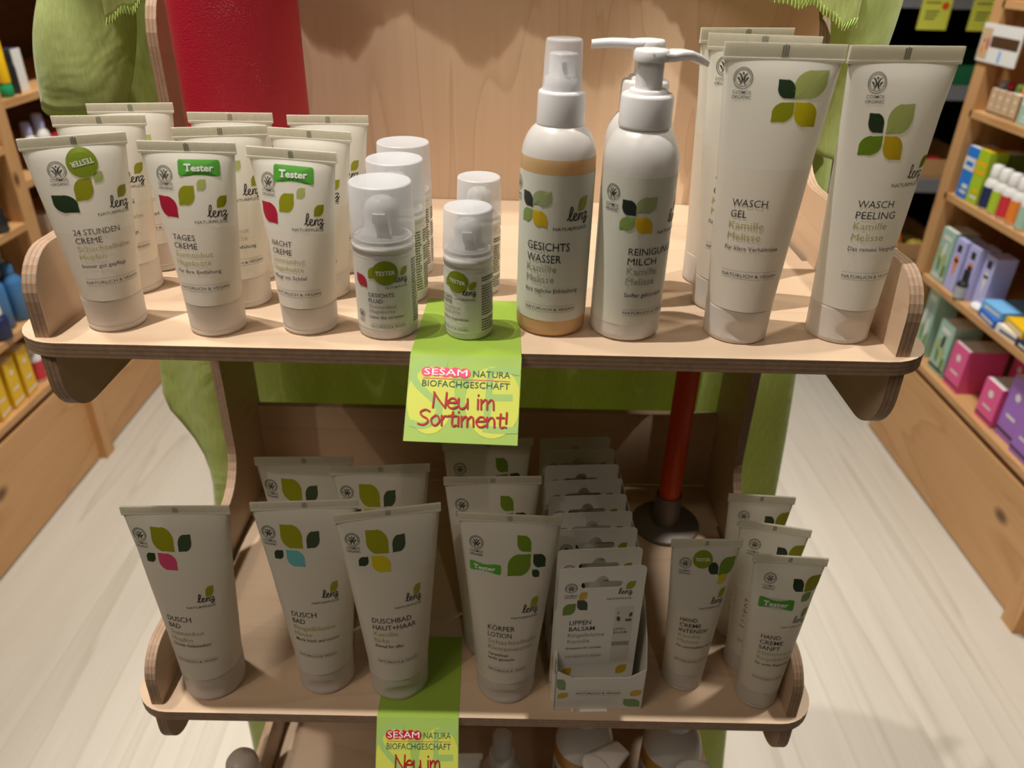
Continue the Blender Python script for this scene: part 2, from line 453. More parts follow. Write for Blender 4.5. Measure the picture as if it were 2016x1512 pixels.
class Pr:
    """collects flat print (mm) and lays it on a surface through map(s, z, lift)"""
    def __init__(s):
        s.items = []
    def poly(s, vs, fs, mat, layer=0):
        s.items.append((vs, fs, mat, layer))
    def text(s, body, x, z, cap, mat='ink', width=None, bold=0.0, layer=2, slant=0.0, center=False, rot=0.0):
        vs, fs, x0, x1 = text_mesh(body, bold)
        k = cap/CAPH
        kx = width/(x1-x0) if width else k
        ox = (x1-x0)*kx/2 if center else 0
        out = []
        for vx, vy in vs:
            a, b = (vx-x0)*kx-ox+slant*vy*k, vy*k
            out.append((x+a*cos(rot)-b*sin(rot), z+a*sin(rot)+b*cos(rot)))
        s.poly(out, fs, mat, layer)
        return (x1-x0)*kx
    def leaf(s, cx, cz, w, h, kind, mat, layer=1, skew=0.0):
        # two pointed corners, two round ones
        e = []
        def arc(c, r, a0, a1, n=8):
            for i in range(n+1):
                a = radians(a0+(a1-a0)*i/n)
                e.append((c[0]+r*cos(a), c[1]+r*sin(a)))
        R = 0.56
        e.append((-0.5, -0.5))
        e.append((0.0, -0.475))
        arc((0.5-R, -0.5+R), R, -84, -2)
        e.append((0.49, 0.2))
        e.append((0.5, 0.5))
        e.append((0.0, 0.475))
        arc((-0.5+R, 0.5-R), R, 96, 178)
        e.append((-0.49, -0.2))
        pts = [((-x if kind == 'nw' else x), y) for x, y in e]
        pts = [((x+skew*y)*w, y*h) for x, y in pts]
        n = len(pts)
        vs = [(cx, cz)]; fs = []
        for q in range(1, 5):
            vs += [(cx+x*q/4, cz+y*q/4) for x, y in pts]
        for i in range(n):
            j = (i+1) % n
            fs.append((0, 1+i, 1+j))
            for q in range(3):
                fs.append((1+q*n+i, 1+(q+1)*n+i, 1+(q+1)*n+j, 1+q*n+j))
        s.poly(vs, fs, mat, layer)
    def disc(s, cx, cz, r, mat, layer=1, n=32, rz=None):
        rz = rz or r
        vs = [(cx, cz)]; fs = []
        for q in range(1, 4):
            vs += [(cx+r*q/3*cos(2*pi*i/n), cz+rz*q/3*sin(2*pi*i/n)) for i in range(n)]
        for i in range(n):
            j = (i+1) % n
            fs.append((0, 1+i, 1+j))
            for q in range(2):
                fs.append((1+q*n+i, 1+(q+1)*n+i, 1+(q+1)*n+j, 1+q*n+j))
        s.poly(vs, fs, mat, layer)
    def ring(s, cx, cz, r, w, mat, layer=1, n=36):
        vs = []
        for i in range(n):
            a = 2*pi*i/n
            vs += [(cx+(r-w)*cos(a), cz+(r-w)*sin(a)), (cx+r*cos(a), cz+r*sin(a))]
        s.poly(vs, [(2*i, 2*i+1, (2*i+3) % (2*n), (2*i+2) % (2*n)) for i in range(n)], mat, layer)
    def rect(s, x0, x1, z0, z1, mat, layer=1, nx=1, nz=1, r=0.0, shear=0.0):
        if r > 0:
            e = []
            for c, a0 in (((x1-r, z1-r), 0), ((x0+r, z1-r), 90), ((x0+r, z0+r), 180), ((x1-r, z0+r), 270)):
                e += [(c[0]+r*cos(radians(a0+22.5*i)), c[1]+r*sin(radians(a0+22.5*i))) for i in range(5)]
            cx, cz = (x0+x1)/2, (z0+z1)/2
            n = len(e); vs = [(cx, cz)]; fs = []
            for q in range(1, 6):
                vs += [(cx+(x-cx)*q/5, cz+(y-cz)*q/5+shear*(x-cx)*q/5) for x, y in e]
            for i in range(n):
                j = (i+1) % n
                fs.append((0, 1+i, 1+j))
                for q in range(4):
                    fs.append((1+q*n+i, 1+(q+1)*n+i, 1+(q+1)*n+j, 1+q*n+j))
            s.poly(vs, fs, mat, layer)
            return
        vs = [(x0+(x1-x0)*i/nx, z0+(z1-z0)*j/nz+shear*((x1-x0)*i/nx)) for j in range(nz+1) for i in range(nx+1)]
        fs = [(j*(nx+1)+i, j*(nx+1)+i+1, (j+1)*(nx+1)+i+1, (j+1)*(nx+1)+i) for j in range(nz) for i in range(nx)]
        s.poly(vs, fs, mat, layer)
    def stroke(s, pts, w, mat, layer=2, smooth=True, taper=False, caps=True):
        pts = spline(pts) if smooth else pts
        n = len(pts); vs = []
        for i, p in enumerate(pts):
            a = pts[max(i-1, 0)]; b = pts[min(i+1, n-1)]
            dx, dz = b[0]-a[0], b[1]-a[1]; L = sqrt(dx*dx+dz*dz) or 1
            ww = w/2*(1 if not taper else (0.25+0.75*sin(pi*min(1, max(0, i/(n-1)))*0.85+0.3)))
            vs += [(p[0]-dz/L*ww, p[1]+dx/L*ww), (p[0]+dz/L*ww, p[1]-dx/L*ww)]
        fs = [(2*i, 2*i+1, 2*i+3, 2*i+2) for i in range(n-1)]
        s.poly(vs, fs, mat, layer)
        for p in (pts[0], pts[-1]):
            if not taper and caps:
                s.disc(p[0], p[1], w/2, mat, layer-0.35, 10)
    def cosmos(s, cx, cz, r, tz=None, cap=None):
        s.ring(cx, cz, r, r*0.07, 'ink_soft'); s.ring(cx, cz, r*0.80, r*0.06, 'ink_soft')
        for k in range(22):                                   # tiny rim lettering reads as ticks
            a = radians(200-220*k/21)
            s.stroke([(cx+r*0.84*cos(a), cz+r*0.84*sin(a)), (cx+r*0.92*cos(a), cz+r*0.92*sin(a))], r*0.05, 'ink_soft', 1, False)
        s.disc(cx, cz+r*0.42, r*0.11, 'ink', 2, 14)
        for q in (-1, 1):
            s.stroke([(cx+q*r*0.46, cz+r*0.44), (cx+q*r*0.24, cz+r*0.28), (cx+q*r*0.10, cz-r*0.04), (cx+q*r*0.14, cz-r*0.34), (cx+q*r*0.30, cz-r*0.62)], r*0.17, 'ink', 2, True, True)
            s.stroke([(cx+q*r*0.60, cz+r*0.06), (cx+q*r*0.40, cz-r*0.06), (cx+q*r*0.26, cz-r*0.36)], r*0.16, 'ink', 2, True, True)
        cap = cap or r*0.40
        t = tz if tz is not None else cz-r*1.25-cap
        s.text('COSMOS', cx, t, cap, 'ink', r*1.9, 0.004, center=True)
        s.text('ORGANIC', cx, t-cap*1.35, cap, 'ink', r*2.0, 0.004, center=True)
    def lenz(s, x0, x1, base, nx0, nx1, nz, leafc, lw=2.6, lh=4.0):
        s.leaf(leafc[0], leafc[1], lw, lh, 'ne', 'p_olive', skew=0.1)
        k = (x1-x0)/3.75
        L = [[(0, .15), (.35, .55), (.75, 1.5), (.72, 2.0), (.5, 1.95), (.36, 1.2), (.30, .45), (.5, .03), (.8, .15), (1.1, .45), (1.45, .75), (1.42, 1.02), (1.15, .98), (.98, .6), (1.08, .12), (1.42, .02), (1.78, .3), (1.98, .98)],
             [(1.98, .98), (1.95, .5), (1.88, .02), (2.05, .62), (2.38, 1.0), (2.56, .78), (2.46, .22), (2.62, .02), (2.88, .2)],
             [(2.8, .85), (3.1, 1.02), (3.5, .92), (3.2, .5), (2.98, .28), (3.35, .22), (3.42, -.2), (3.12, -.6), (2.85, -.45), (3.2, -.1), (3.7, .3)]]
        for l in L:
            s.stroke([(x0+x*k, base+y*k) for x, y in l], 0.20*k, 'ink', 2)
        s.text('NATURPFLEGE', nx0, nz, (nx1-nx0)*0.092, 'ink', nx1-nx0, 0.002)
    def natveg(s, x0, x1, z, cap=None):
        cap = cap or (x1-x0)*0.058
        s.text('NATÜRLICH & VEGAN', x0+0.2, z, cap, 'ink', x1-x0-0.4, 0.001)
        for q in (z-cap*0.55, z+cap*1.65):
            s.rect(x0, x1, q, q+0.12, 'ink_soft', 2, 16)
    def lay(s, mb, fmap, base=0.00012, step=0.00008):
        for vs, fs, mat, layer in s.items:
            mb.add([fmap(a, b, base+step*layer) for a, b in vs], fs, mat)

# ------------------------------------------------------------------ room: floor, walls
mb = MB(); mb.box(-2.2, 2.6, -2.0, 4.2, -0.02, 0.0, 'floor_plank')
struct('floor', mb.mesh('floor'))
pm('wall_paint', (0.10, 0.085, 0.07), 0.8, bump=0.1)
mb = MB(); mb.box(-1.66, -1.62, -1.0, 4.2, 0, 2.4, 'wall_paint'); struct('wall_left', mb.mesh('wall'))
mb = MB(); mb.box(1.66, 1.70, -1.0, 1.84, 0, 2.4, 'wall_paint'); struct('wall_right', mb.mesh('wall'))
mb = MB(); mb.box(-1.66, 2.6, 3.6, 3.64, 0, 2.4, 'wall_paint'); struct('wall_back', mb.mesh('wall'))

# ------------------------------------------------------------------ plywood display stand
ZT = 1.2; PITCHZ = 0.297025; ZL = ZT-PITCHZ; ZB = ZL-PITCHZ; ZF = ZB-PITCHZ
TH = 0.0077; XO = 0.235
stand = thing('display_stand', 'birch plywood tiered display stand filled with white tubes and bottles', 'display stand')
def arcpts(cy, cz, r, a0, a1, n=8):
    return [(cy+r*cos(radians(a0+(a1-a0)*i/n)), cz+r*sin(radians(a0+(a1-a0)*i/n))) for i in range(n+1)]
def side_profile():
    p = [(0.285, 0.0)]
    front = []
    front.append((0.207, 0.0))
    for zs in (ZF, ZB, ZL, ZT):
        R = 0.040
        front += arcpts(0.207-R, zs-0.052-R, R, 0, 90)            # neck below the arm sweeping forward
        front += arcpts(0.026, zs-0.052+0.026, 0.026, 270, 180)     # rounded lower nose
        front += arcpts(0.026, zs+0.0455-0.025, 0.025, 180, 90)     # rounded upper nose
        front += arcpts(0.207-R, zs+0.0455+R, R, 270, 360)          # neck above the arm
    front += arcpts(0.207+0.045, 1.367-0.045, 0.045, 180, 90)
    front.append((0.285, 1.367))
    return p+front
prof = side_profile()
for sx in (-1, 1):
    mb = MB()
    a0, a1 = sorted((sx*XO, sx*(XO-TH)))
    mb.prism(prof, 'X', a0, a1, 'birch_y', 'ply_edge_x')
    me = fixn(mb.mesh('side_panel'))
    o = link('side_panel', me, stand)
    bv = o.modifiers.new('soft', 'BEVEL'); bv.width = 0.0007; bv.segments = 2; bv.limit_method = 'ANGLE'; bv.angle_limit = radians(60); bv.harden_normals = False
def shelf_outline():
    fr, hx = -0.0055, 0.2505
    R = 0.028
    q = []
    for cx, a0, a1 in ((-hx+R, 180, 270), (hx-R, 270, 360)):
        q += [(cx+R*cos(radians(a0+(a1-a0)*i/8)), fr+R+R*sin(radians(a0+(a1-a0)*i/8))) for i in range(9)]
    q += [(hx, 0.134), (hx-0.012, 0.146), (XO-TH-0.0035, 0.146), (XO-TH-0.0030, 0.212), (XO-TH+0.0002, 0.214), (XO-TH+0.0002, 0.277), (-(XO-TH+0.0002), 0.277), (-(XO-TH+0.0002), 0.214), (-(XO-TH-0.0030), 0.212), (-(XO-TH-0.0035), 0.146), (-hx+0.012, 0.146), (-hx, 0.134)]
    return q
for zs in (ZT, ZL, ZB, ZF):
    mb = MB(); mb.prism(shelf_outline(), 'Z', -0.0085, 0.0, 'birch_x', 'ply_edge_z')
    o = link('shelf', fixn(mb.mesh('shelf')), stand, (0, 0, zs))
    bv = o.modifiers.new('soft', 'BEVEL'); bv.width = 0.0007; bv.segments = 2; bv.limit_method = 'ANGLE'; bv.angle_limit = radians(60)
mb = MB(); mb.prism([(-XO+TH, ZT), (XO-TH, ZT), (XO-TH, 1.46), (-XO+TH, 1.46)], 'Y', 0.2775, 0.285, 'birch_z', 'ply_edge_y')
link('back_panel', fixn(mb.mesh('back_panel')), stand)
for zs, h in ((ZL, 0.086), (ZB, 0.24), (ZF, 0.24)):
    mb = MB(); mb.prism([(-XO+TH, zs), (XO-TH, zs), (XO-TH, zs+h), (-XO+TH, zs+h)], 'Y', 0.2775, 0.285, 'birch_x', 'ply_edge_y')
    link('back_board', fixn(mb.mesh('back_board')), stand)

# ------------------------------------------------------------------ tube builder
def tube_fn(r, w, zc, zt):
    def bodyp(u, z):                     # u in -1..1 across the front
        t = min(max((z-zc)/(zt-zc), 0), 1)
        a = r+(w-0.0008-r)*t; b = r*(1-t)**0.66+0.0010
        x = a*((1-t)*sin(u*pi/2)+t*u)
        y = -b*sqrt(max(0, 1-(x/a)**2))
        return x, y, a, b
    return bodyp
def tube_parts(spec, pr, stickers=()):
    """meshes of one squeeze tube standing on its cap, front towards -Y, base at the origin"""
    r, h, w, zc, ch = spec['r'], spec['h'], spec['w'], spec['zc'], spec['crimp']
    zt = h-ch
    bp = tube_fn(r, w, zc, zt)
    mb = MB()
    NU, NZ = 24, 30
    rows = []
    for j in range(NZ+1):
        z = zc+(zt-zc)*j/NZ
        ring = []
        for i in range(2*NU):
            if i <= NU:
                x, y, a, b = bp(-1+2*i/NU, z); ring.append((x, y, z))
            else:
                x, y, a, b = bp(1-2*(i-NU)/NU, z); ring.append((x, -y, z))
        rows += ring
    n = 2*NU
    jf = sum(1 for j in range(NZ) if zc+(zt-zc)*(j+1)/NZ < spec.get('fill', 0))
    quad = lambda j0, j1: [(j*n+i, j*n+(i+1) % n, (j+1)*n+(i+1) % n, (j+1)*n+i) for j in range(j0, j1) for i in range(n)]
    if jf:
        mb.add(rows[:(jf+1)*n], quad(0, jf), 'tube_filled', True)
    mb.add(rows[jf*n:], quad(0, NZ-jf), 'tube_plastic', True)
    mb.add(rows[:n], [tuple(range(n-1, -1, -1))], 'tube_plastic')
    mb.add(rows[-n:], [tuple(range(n))], 'tube_plastic')
    def fmap(s, z, lift):
        s, z = s/1000, z/1000
        u = max(-1, min(1, s/w))
        x, y, a, b = bp(u, z)
        nx, ny = x/(a*a), y/(b*b)
        L = sqrt(nx*nx+ny*ny) or 1
        if abs(u) > 0.985:
            nx, ny, L = (1 if u > 0 else -1), -0.2, 1
        return (x+nx/L*lift, y+ny/L*lift, z)
    pr.lay(mb, fmap)
    out = [('body', mb.mesh('tube_body'), None)]
    # crimped seal: flat strip with fine vertical ribs
    mb = MB()
    NR = 70 if w > 0.026 else 56
    vs, fs = [], []
    tk = 0.0009
    for side in (-1, 1):
        for j, z in enumerate((zt-0.0006, zt+ch*0.10, zt+ch*0.16, h)):
            for i in range(NR*2+1):
                x = (-w+2*w*i/(NR*2))*(0.994 if j == 0 else 1.0)
                rb = 0.00005*(1 if i % 2 else -1) if j >= 2 else 0.0
                if j == 1:
                    rb = 0.00025
                vs.append((x, side*(tk*(0.9 if j else 1.2)+rb), z))
    c = NR*2+1
    for sd in range(2):
        for j in range(3):
            for i in range(c-1):
                q = sd*4*c
                fs.append((q+j*c+i, q+j*c+i+1, q+(j+1)*c+i+1, q+(j+1)*c+i))
    for i in range(c-1):
        fs.append((3*c+i, 3*c+i+1, 7*c+i+1, 7*c+i)); fs.append((i, i+1, 4*c+i+1, 4*c+i))
    for j in range(3):
        fs.append((j*c, (j+1)*c, 4*c+(j+1)*c, 4*c+j*c)); fs.append((j*c+c-1, (j+1)*c+c-1, 4*c+(j+1)*c+c-1, 4*c+j*c+c-1))
    mb.add(vs, fs, 'crimp_plastic')
    mw_ = 0.0010 if w < 0.026 else 0.0013
    for q in (-1, 0, 1):
        mb.box(q*mw_*0.9-mw_*0.33, q*mw_*0.9+mw_*0.33, -tk*0.9-0.00018, -tk*0.9, zt+ch*0.2, h-0.0008 if q else h-0.0004, 'crimp_mark')
    out.append(('crimp_seal', fixn(mb.mesh('crimp_seal')), None))
    # cap
    mb = MB()
    rc = r*1.012; rb = r*0.985
    def dent(p):
        x, y, z = p
        d = ((x/(r*0.55))**2+((z-zc*0.36)/(zc*0.30))**2)
        if y < 0 and d < 1 and spec.get('flip'):
            k = (1-d)**0.7*0.0016
            return (x, y+k, z)
        return p
    prf = [(rb-0.0022, 0.0), (rb-0.0008, 0.0003), (rb, 0.0012), (rb+(rc-rb)*0.1, zc*0.16)]
    if spec.get('band'):
        prf += [(rb-0.0004, zc*0.19), (rb+(rc-rb)*0.2, zc*0.22)]
    prf += [(rb+(rc-rb)*k/10, zc*(0.22+0.70*k/10)) for k in range(1, 11)]
    prf += [(rc, zc-0.0008), (rc-0.0005, zc), (r*0.985, zc+0.0002)]
    mb.lathe(prf, 'tube_cap', 64, fn=dent)
    out.append(('cap', mb.mesh('tube_cap'), None))
    for nm, spr, lab in stickers:
        mb = MB(); spr.lay(mb, fmap, 0.00034, 0.00010)
        out.append((nm, mb.mesh(nm), lab))
    return out
def put(parts, name, label, cat, loc, rz=0.0, group=None, skip=()):
    t = thing(name, label, cat, loc, rz, group)
    first = None
    for nm, me, lab in parts:
        if nm in skip:
            continue
        under = {'paper_label': first, 'tester_sticker': first}.get(nm) or t
        o = link(nm, me, under)
        first = first or o
        if lab:
            o['label'] = lab
    return t

def print_T(title, sub, tag_, leaves, dz=0.0, dx=0.0, nose=None):
    p = Pr()
    p.cosmos(-13.3+dx, 85.0+dz, 4.4, 79.9+dz, 1.5)
    for l in leaves:
        p.leaf(l[0]+dx, l[1]+dz, *l[2:])
    p.lenz(6.8+dx, 17.6+dx, 64.9+dz, 0.2+dx, 17.1+dx, 61.8+dz, (14.8+dx, 72.3+dz), 5.4, 6.0)
    for i, (t, wd) in enumerate(title):
        p.text(t, -13.2+dx, 53.2+dz-4.3*i, 3.0, 'ink', wd)
    for i, (t, wd) in enumerate(sub):
        p.text(t, -13.2+dx, 44.8+dz-4.2*i, 2.8, 'khaki', wd)
    p.text(tag_[0], -13.2+dx, 36.2+dz, 2.0, 'ink', tag_[1], 0.004)
    p.natveg(-13.4+dx, 14.0+dx, 27.6+dz)
    return p
def round_sticker(x, z, r, rot=0.0):
    s = Pr(); s.disc(x, z, r, 'p_st_olive', 0, 40)
    c = r*0.36
    s.text('TESTER', x+sin(rot)*c/2, z-cos(rot)*c/2, c, 'white_ink', r*1.5, 0.012, center=True, rot=rot)
    return s
def rect_sticker(x0, x1, z0, z1, shear=0.0):
    s = Pr(); s.rect(x0, x1, z0, z1, 'p_st_green', 0, r=1.2, shear=shear)
    H = z1-z0; cx = (x0+x1)/2
    s.text('Tester', cx, z0+H*0.32, H*0.42, 'white_ink', (x1-x0)*0.70, 0.028, center=True)
    x = cx-(x1-x0)*0.35
    s.rect(x-0.1, x+(x1-x0)*0.16, z0+H*0.68, z0+H*0.76, 'white_ink', 2); s.rect(x+(x1-x0)*0.035, x+(x1-x0)*0.12, z0+H*0.30, z0+H*0.36, 'white_ink', 2)
    return s
UP = pi*1.05
LT = [(-13.4, 69.6, 10.9, 10.4, 'nw', 'p_red'), (-2.7, 75.5, 8.2, 9.6, 'ne', 'p_olive'), (5.2, 80.7, 4.6, 5.2, 'ne', 'p_light')]
specT1 = dict(fill=.055, r=.0153, h=.1013, w=.0242, zc=.0190, crimp=.0052, band=1)
specT2 = dict(fill=.062, r=.0150, h=.1003, w=.0242, zc=.0188, crimp=.0052, band=1)
specT3 = dict(fill=.058, r=.0152, h=.0968, w=.0242, zc=.0165, crimp=.0052, band=1)
pT1 = print_T([('24 STUNDEN', 22), ('CREME', 12.5)], [('Schachtelhalm', 26), ('Hopfen', 12.6)], ('Immer gut gepflegt', 21.4),
              [(-13.4, 69.0, 12, 9.0, 'nw', 'p_dark'), (-3.4, 75.3, 8.8, 10.6, 'ne', 'p_olive'), (4.6, 80.6, 4.6, 5.2, 'ne', 'p_light')], 0.9, 2.6)
pT2 = print_T([('TAGES', 12.4), ('CREME', 13.0)], [('Sonnenhut', 20.4), ('Hagebutte', 19)], ('Für Ihre Entfaltung', 23.5), LT, 0.0, 1.0)
pT3 = print_T([('NACHT', 12.6), ('CREME', 12.6)], [('Sonnenhut', 19.5), ('Hagebutte', 18.5)], ('Pflegt im Schlaf', 20), LT, -4.0, 0.6)
T1 = tube_parts(specT1, pT1, [('tester_sticker', round_sticker(1.4, 88.8, 7.2, UP), 'round olive tester sticker stuck on upside down')])
T2 = tube_parts(specT2, pT2, [('tester_sticker', rect_sticker(-4.7, 16.5, 84.6, 92.4), 'green rectangular tester sticker')])
T3 = tube_parts(specT3, pT3, [('tester_sticker', rect_sticker(-9.2, 13.0, 81.2, 89.4, -0.02), 'green rectangular tester sticker')])
gT = 'small cream tubes on the left of the top shelf'
TS = ('tester_sticker',)
def row(parts, name, cat, zs, items, group):
    for (x, y, th, label, skip) in items:
        put(parts, name, label, cat, (x, y, zs), radians(th), group, skip)
row(T1, 'cream_tube', 'tube', ZT, [
    (-.2006, .0234, 28.6, 'small white cream tube with a dark green leaf and an upside-down round tester sticker', ()),
    (-.2117, .0741, 11.5, 'white cream tube right behind the one with the round upside-down sticker', TS),
    (-.2110, .1122, 11.8, 'rearmost white cream tube at the left end, in front of the hanging green cloth', TS)], gT)
row(T2, 'cream_tube', 'tube', ZT, [
    (-.1433, .0203, .4, 'front white cream tube with red leaf and green tester sticker, second from the left', ()),
    (-.1394, .0577, 14.9, 'white cream tube directly behind the second tester tube from the left', TS),
    (-.1464, .0965, 3.7, 'rear white cream tube standing in front of the fat red candle', TS)], gT)
row(T3, 'cream_tube', 'tube', ZT, [
    (-.0931, .0249, -11.6, 'front white cream tube with red leaf and tester sticker beside the frosted jars', ()),
    (-.0951, .0725, -9.3, 'white cream tube behind the front tester tube nearest the frosted jars', TS),
    (-.0938, .1141, 4.7, 'rearmost white cream tube at the right edge of the red candle', TS)], gT)

# large cleanser tubes, right side of the top shelf
def print_W(leaves, title, tagl, lz, xo=0.0, logo=(-19.3, 135.4), tz=75.5, nv=(-17.8, 13.0)):
    p = Pr()
    p.cosmos(logo[0], logo[1], 4.9, logo[1]-7.0, 1.6)
    for l in leaves:
        p.leaf(*l)
    if lz:
        p.lenz(*lz)
    for i, (t, wd) in enumerate(title):
        p.text(t, -17.0+xo, tz-5.6*i, 3.8, 'ink', wd, slant=0.04)
    for i, (t, wd) in enumerate((('Kamille', 18), ('Melisse', 17.3))):
        p.text(t, -17.3+xo, tz-11.0-5.8*i, 3.7, 'khaki', wd, slant=0.06)
    p.text(tagl[0], -17.9+xo, tz-22.4, 2.3, 'ink', tagl[1], 0.002, slant=0.06)
    p.natveg(nv[0], nv[1], 39.0)
    return p
pW = print_W([(2.6, 131.2, 8.8, 8.6, 'nw', 'p_dark'), (14.6, 133.3, 17, 13.0, 'ne', 'p_light'), (2.0, 120.9, 10.7, 9.2, 'ne', 'p_olive'), (13.9, 119.9, 12.6, 11.5, 'nw', 'p_yellow')],
             [('WASCH', 18.2), ('GEL', 8.6)], ('Für klare Verhältnisse', 28.6), None)
pP = print_W([(-11.4, 116.7, 8.4, 9.2, 'nw', 'p_dark'), (1.0, 118.6, 13.6, 14.0, 'ne', 'p_light'), (-12.6, 106.2, 12, 9.4, 'ne', 'p_green'), (-0.6, 105.2, 10.6, 11.4, 'nw', 'p_gold')],
             [('WASCH', 19.4), ('PEELING', 21.6)], ('Das reinste Vergnügen', 31.4), (11.6, 23.6, 90.2, 2.6, 23.2, 86.2, (22.6, 97.8), 6.0, 6.2), 3.7, (-14.1, 134.8), 76.0, (-15.0, 16.0))
specW = dict(fill=.098, r=.0177, h=.1509, w=.0290, zc=.0200, crimp=.0074, flip=1)
specP = dict(r=.0172, h=.1509, w=.0296, zc=.0210, crimp=.0074, flip=1)
TW = tube_parts(specW, pW); TP = tube_parts(specP, pP)
gW = 'tall wash gel tubes on the right of the top shelf'
row(TW, 'wash_tube', 'tube', ZT, [
    (.1467, .0284, -.1, 'front tall white wash tube with a yellow-green four-leaf flower in its upper right corner', ()),
    (.1483, .0690, -6.0, 'tall white wash tube in the middle of three overlapping ones beside the pump bottles', ()),
    (.1500, .1092, 14.0, 'rearmost tall white wash tube of the three beside the pump bottles', ())], gW)
put(TP, 'peeling_tube', 'tall white peeling tube standing alone at the right end of the top shelf', 'tube', (.2058, .0309, ZT), radians(8.1))

# shower and lotion tubes on the second shelf
def print_D(title, sub, tagl, fourth, dx=0.0, dz=0.0):
    p = Pr()
    p.cosmos(-26.2+dx*.5, 143.2+dz, 5.2, 136.0+dz, 1.9)
    p.leaf(-10.2+dx, 140.8+dz, 14.6, 18.0, 'nw', 'p_olive'); p.leaf(4.1+dx, 138.2+dz, 8.8, 12.6, 'ne', 'p_darkgrey')
    p.leaf(-20.4+dx, 126.5+dz, 7.2, 7.4, 'ne', 'p_dark'); p.leaf(-8.6+dx, 124.2+dz, 12.2, 13.0, 'nw', fourth)
    p.lenz(6.5+dx*.4, 18.4+dx*.4, 91.6+dz, -0.8+dx*.4, 18.2+dx*.4, 87.0+dz, (15.3+dx*.4, 99.6+dz), 5.4, 8.4)
    for i, (t, wd) in enumerate(title):
        p.text(t, -17.2, 75.6-6.0*i, 4.4, 'ink', wd)
    for i, (t, wd) in enumerate(sub):
        p.text(t, -17.0, 64.0-5.6*i, 4.0, 'khaki', wd)
    p.text(tagl[0], -16.4, 54.0, 2.8, 'ink', tagl[1], 0.003)
    p.natveg(-16.0, 13.4, 40.4)
    return p
specD = dict(fill=.120, r=.0218, h=.1634, w=.0350, zc=.0236, crimp=.0058, flip=1)
D1 = tube_parts(specD, print_D([('DUSCH', 17.5), ('BAD', 9.5)], [('Sonnenhut', 24.6), ('Hopfen', 16)], ('Schenkt Gelassenheit', 27.2), 'p_pink'))
D2 = tube_parts(dict(specD, h=.1652, r=.0206), print_D([('DUSCH', 18.5), ('BAD', 10)], [('Ringelblume', 31), ('Minze', 13.6)], ('Macht frisch und munter', 33), 'p_teal'))
D3 = tube_parts(dict(specD, h=.1623), print_D([('DUSCHBAD', 27.4), ('HAUT+HAAR', 30.6)], [('Kamille', 17.4), ('Birke', 11)], ('Einmal für alles', 20), 'p_yellow', 1.4))
pK = Pr()
pK.cosmos(-22.6, 139.8, 5.2, 132.4, 1.9)
for l in ((10.2, 141.3, 9.6, 12.0, 'nw', 'p_green'), (7.2, 125.3, 15.4, 17.0, 'ne', 'p_green'), (21.4, 128.0, 9.6, 11.0, 'nw', 'p_dark'), (19.0, 118.2, 5.6, 6.4, 'nw', 'p_dark')):
    pK.leaf(*l)
pK.lenz(10.3, 22.6, 86.6, 3.0, 22.2, 81.8, (19.3, 94.4), 6.0, 8.6)
for i, (t, wd) in enumerate((('KÖRPER', 18.6), ('LOTION', 16.6))):
    pK.text(t, -13.0, 71.2-5.9*i, 4.4, 'ink', wd)
for i, (t, wd) in enumerate((('Schachtelhalm', 36), ('Klettenwurzel', 32.5))):
    pK.text(t, -12.8, 59.6-5.6*i, 4.0, 'khaki_grey', wd)
pK.text('Verwöhnen', -12.6, 48.9, 2.6, 'ink', 14.6, 0.003); pK.text('leicht gemacht', -12.6, 45.2, 2.6, 'ink', 19, 0.003)
pK.natveg(-13.0, 15.9, 35.2)
K1 = tube_parts(dict(specD, h=.1606, w=.0346), pK, [('tester_sticker', rect_sticker(-28.0, -4.9, 117.4, 125.0, -0.015), 'dark green rectangular tester sticker')])
gD = 'large shower and lotion tubes on the second shelf'
put(D1, 'shower_tube', 'large white shower tube with a pink lower leaf, leftmost on the second shelf', 'tube', (-.1966, .0258, ZL), radians(2.4), gD)
put(D2, 'shower_tube', 'large white shower tube with a turquoise lower leaf in the front row', 'tube', (-.1136, .0316, ZL), radians(4.7), gD)
put(D2, 'shower_tube', 'large white shower tube directly behind the front one with the turquoise leaf', 'tube', (-.1256, .0810, ZL), radians(2.5), gD)
put(D3, 'shower_tube', 'large white shower tube with a bright yellow lower leaf beside the lower green shelf sign', 'tube', (-.0584, .0290, ZL), radians(12.6), gD)
put(D3, 'shower_tube', 'large white shower tube directly behind the front one with the yellow leaf', 'tube', (-.0706, .0768, ZL), radians(5.9), gD)
put(K1, 'lotion_tube', 'large white body lotion tube with an all-green leaf motif and a green tester sticker', 'tube', (.0221, .0278, ZL), radians(-2.2), gD)
put(K1, 'lotion_tube', 'white body lotion tube in the middle, right behind the one with the tester sticker', 'tube', (.0096, .0687, ZL), radians(3.0), gD, TS)
put(K1, 'lotion_tube', 'rearmost white body lotion tube, its top tucked under the upper green sign', 'tube', (.0048, .1139, ZL), radians(9.0), gD, TS)

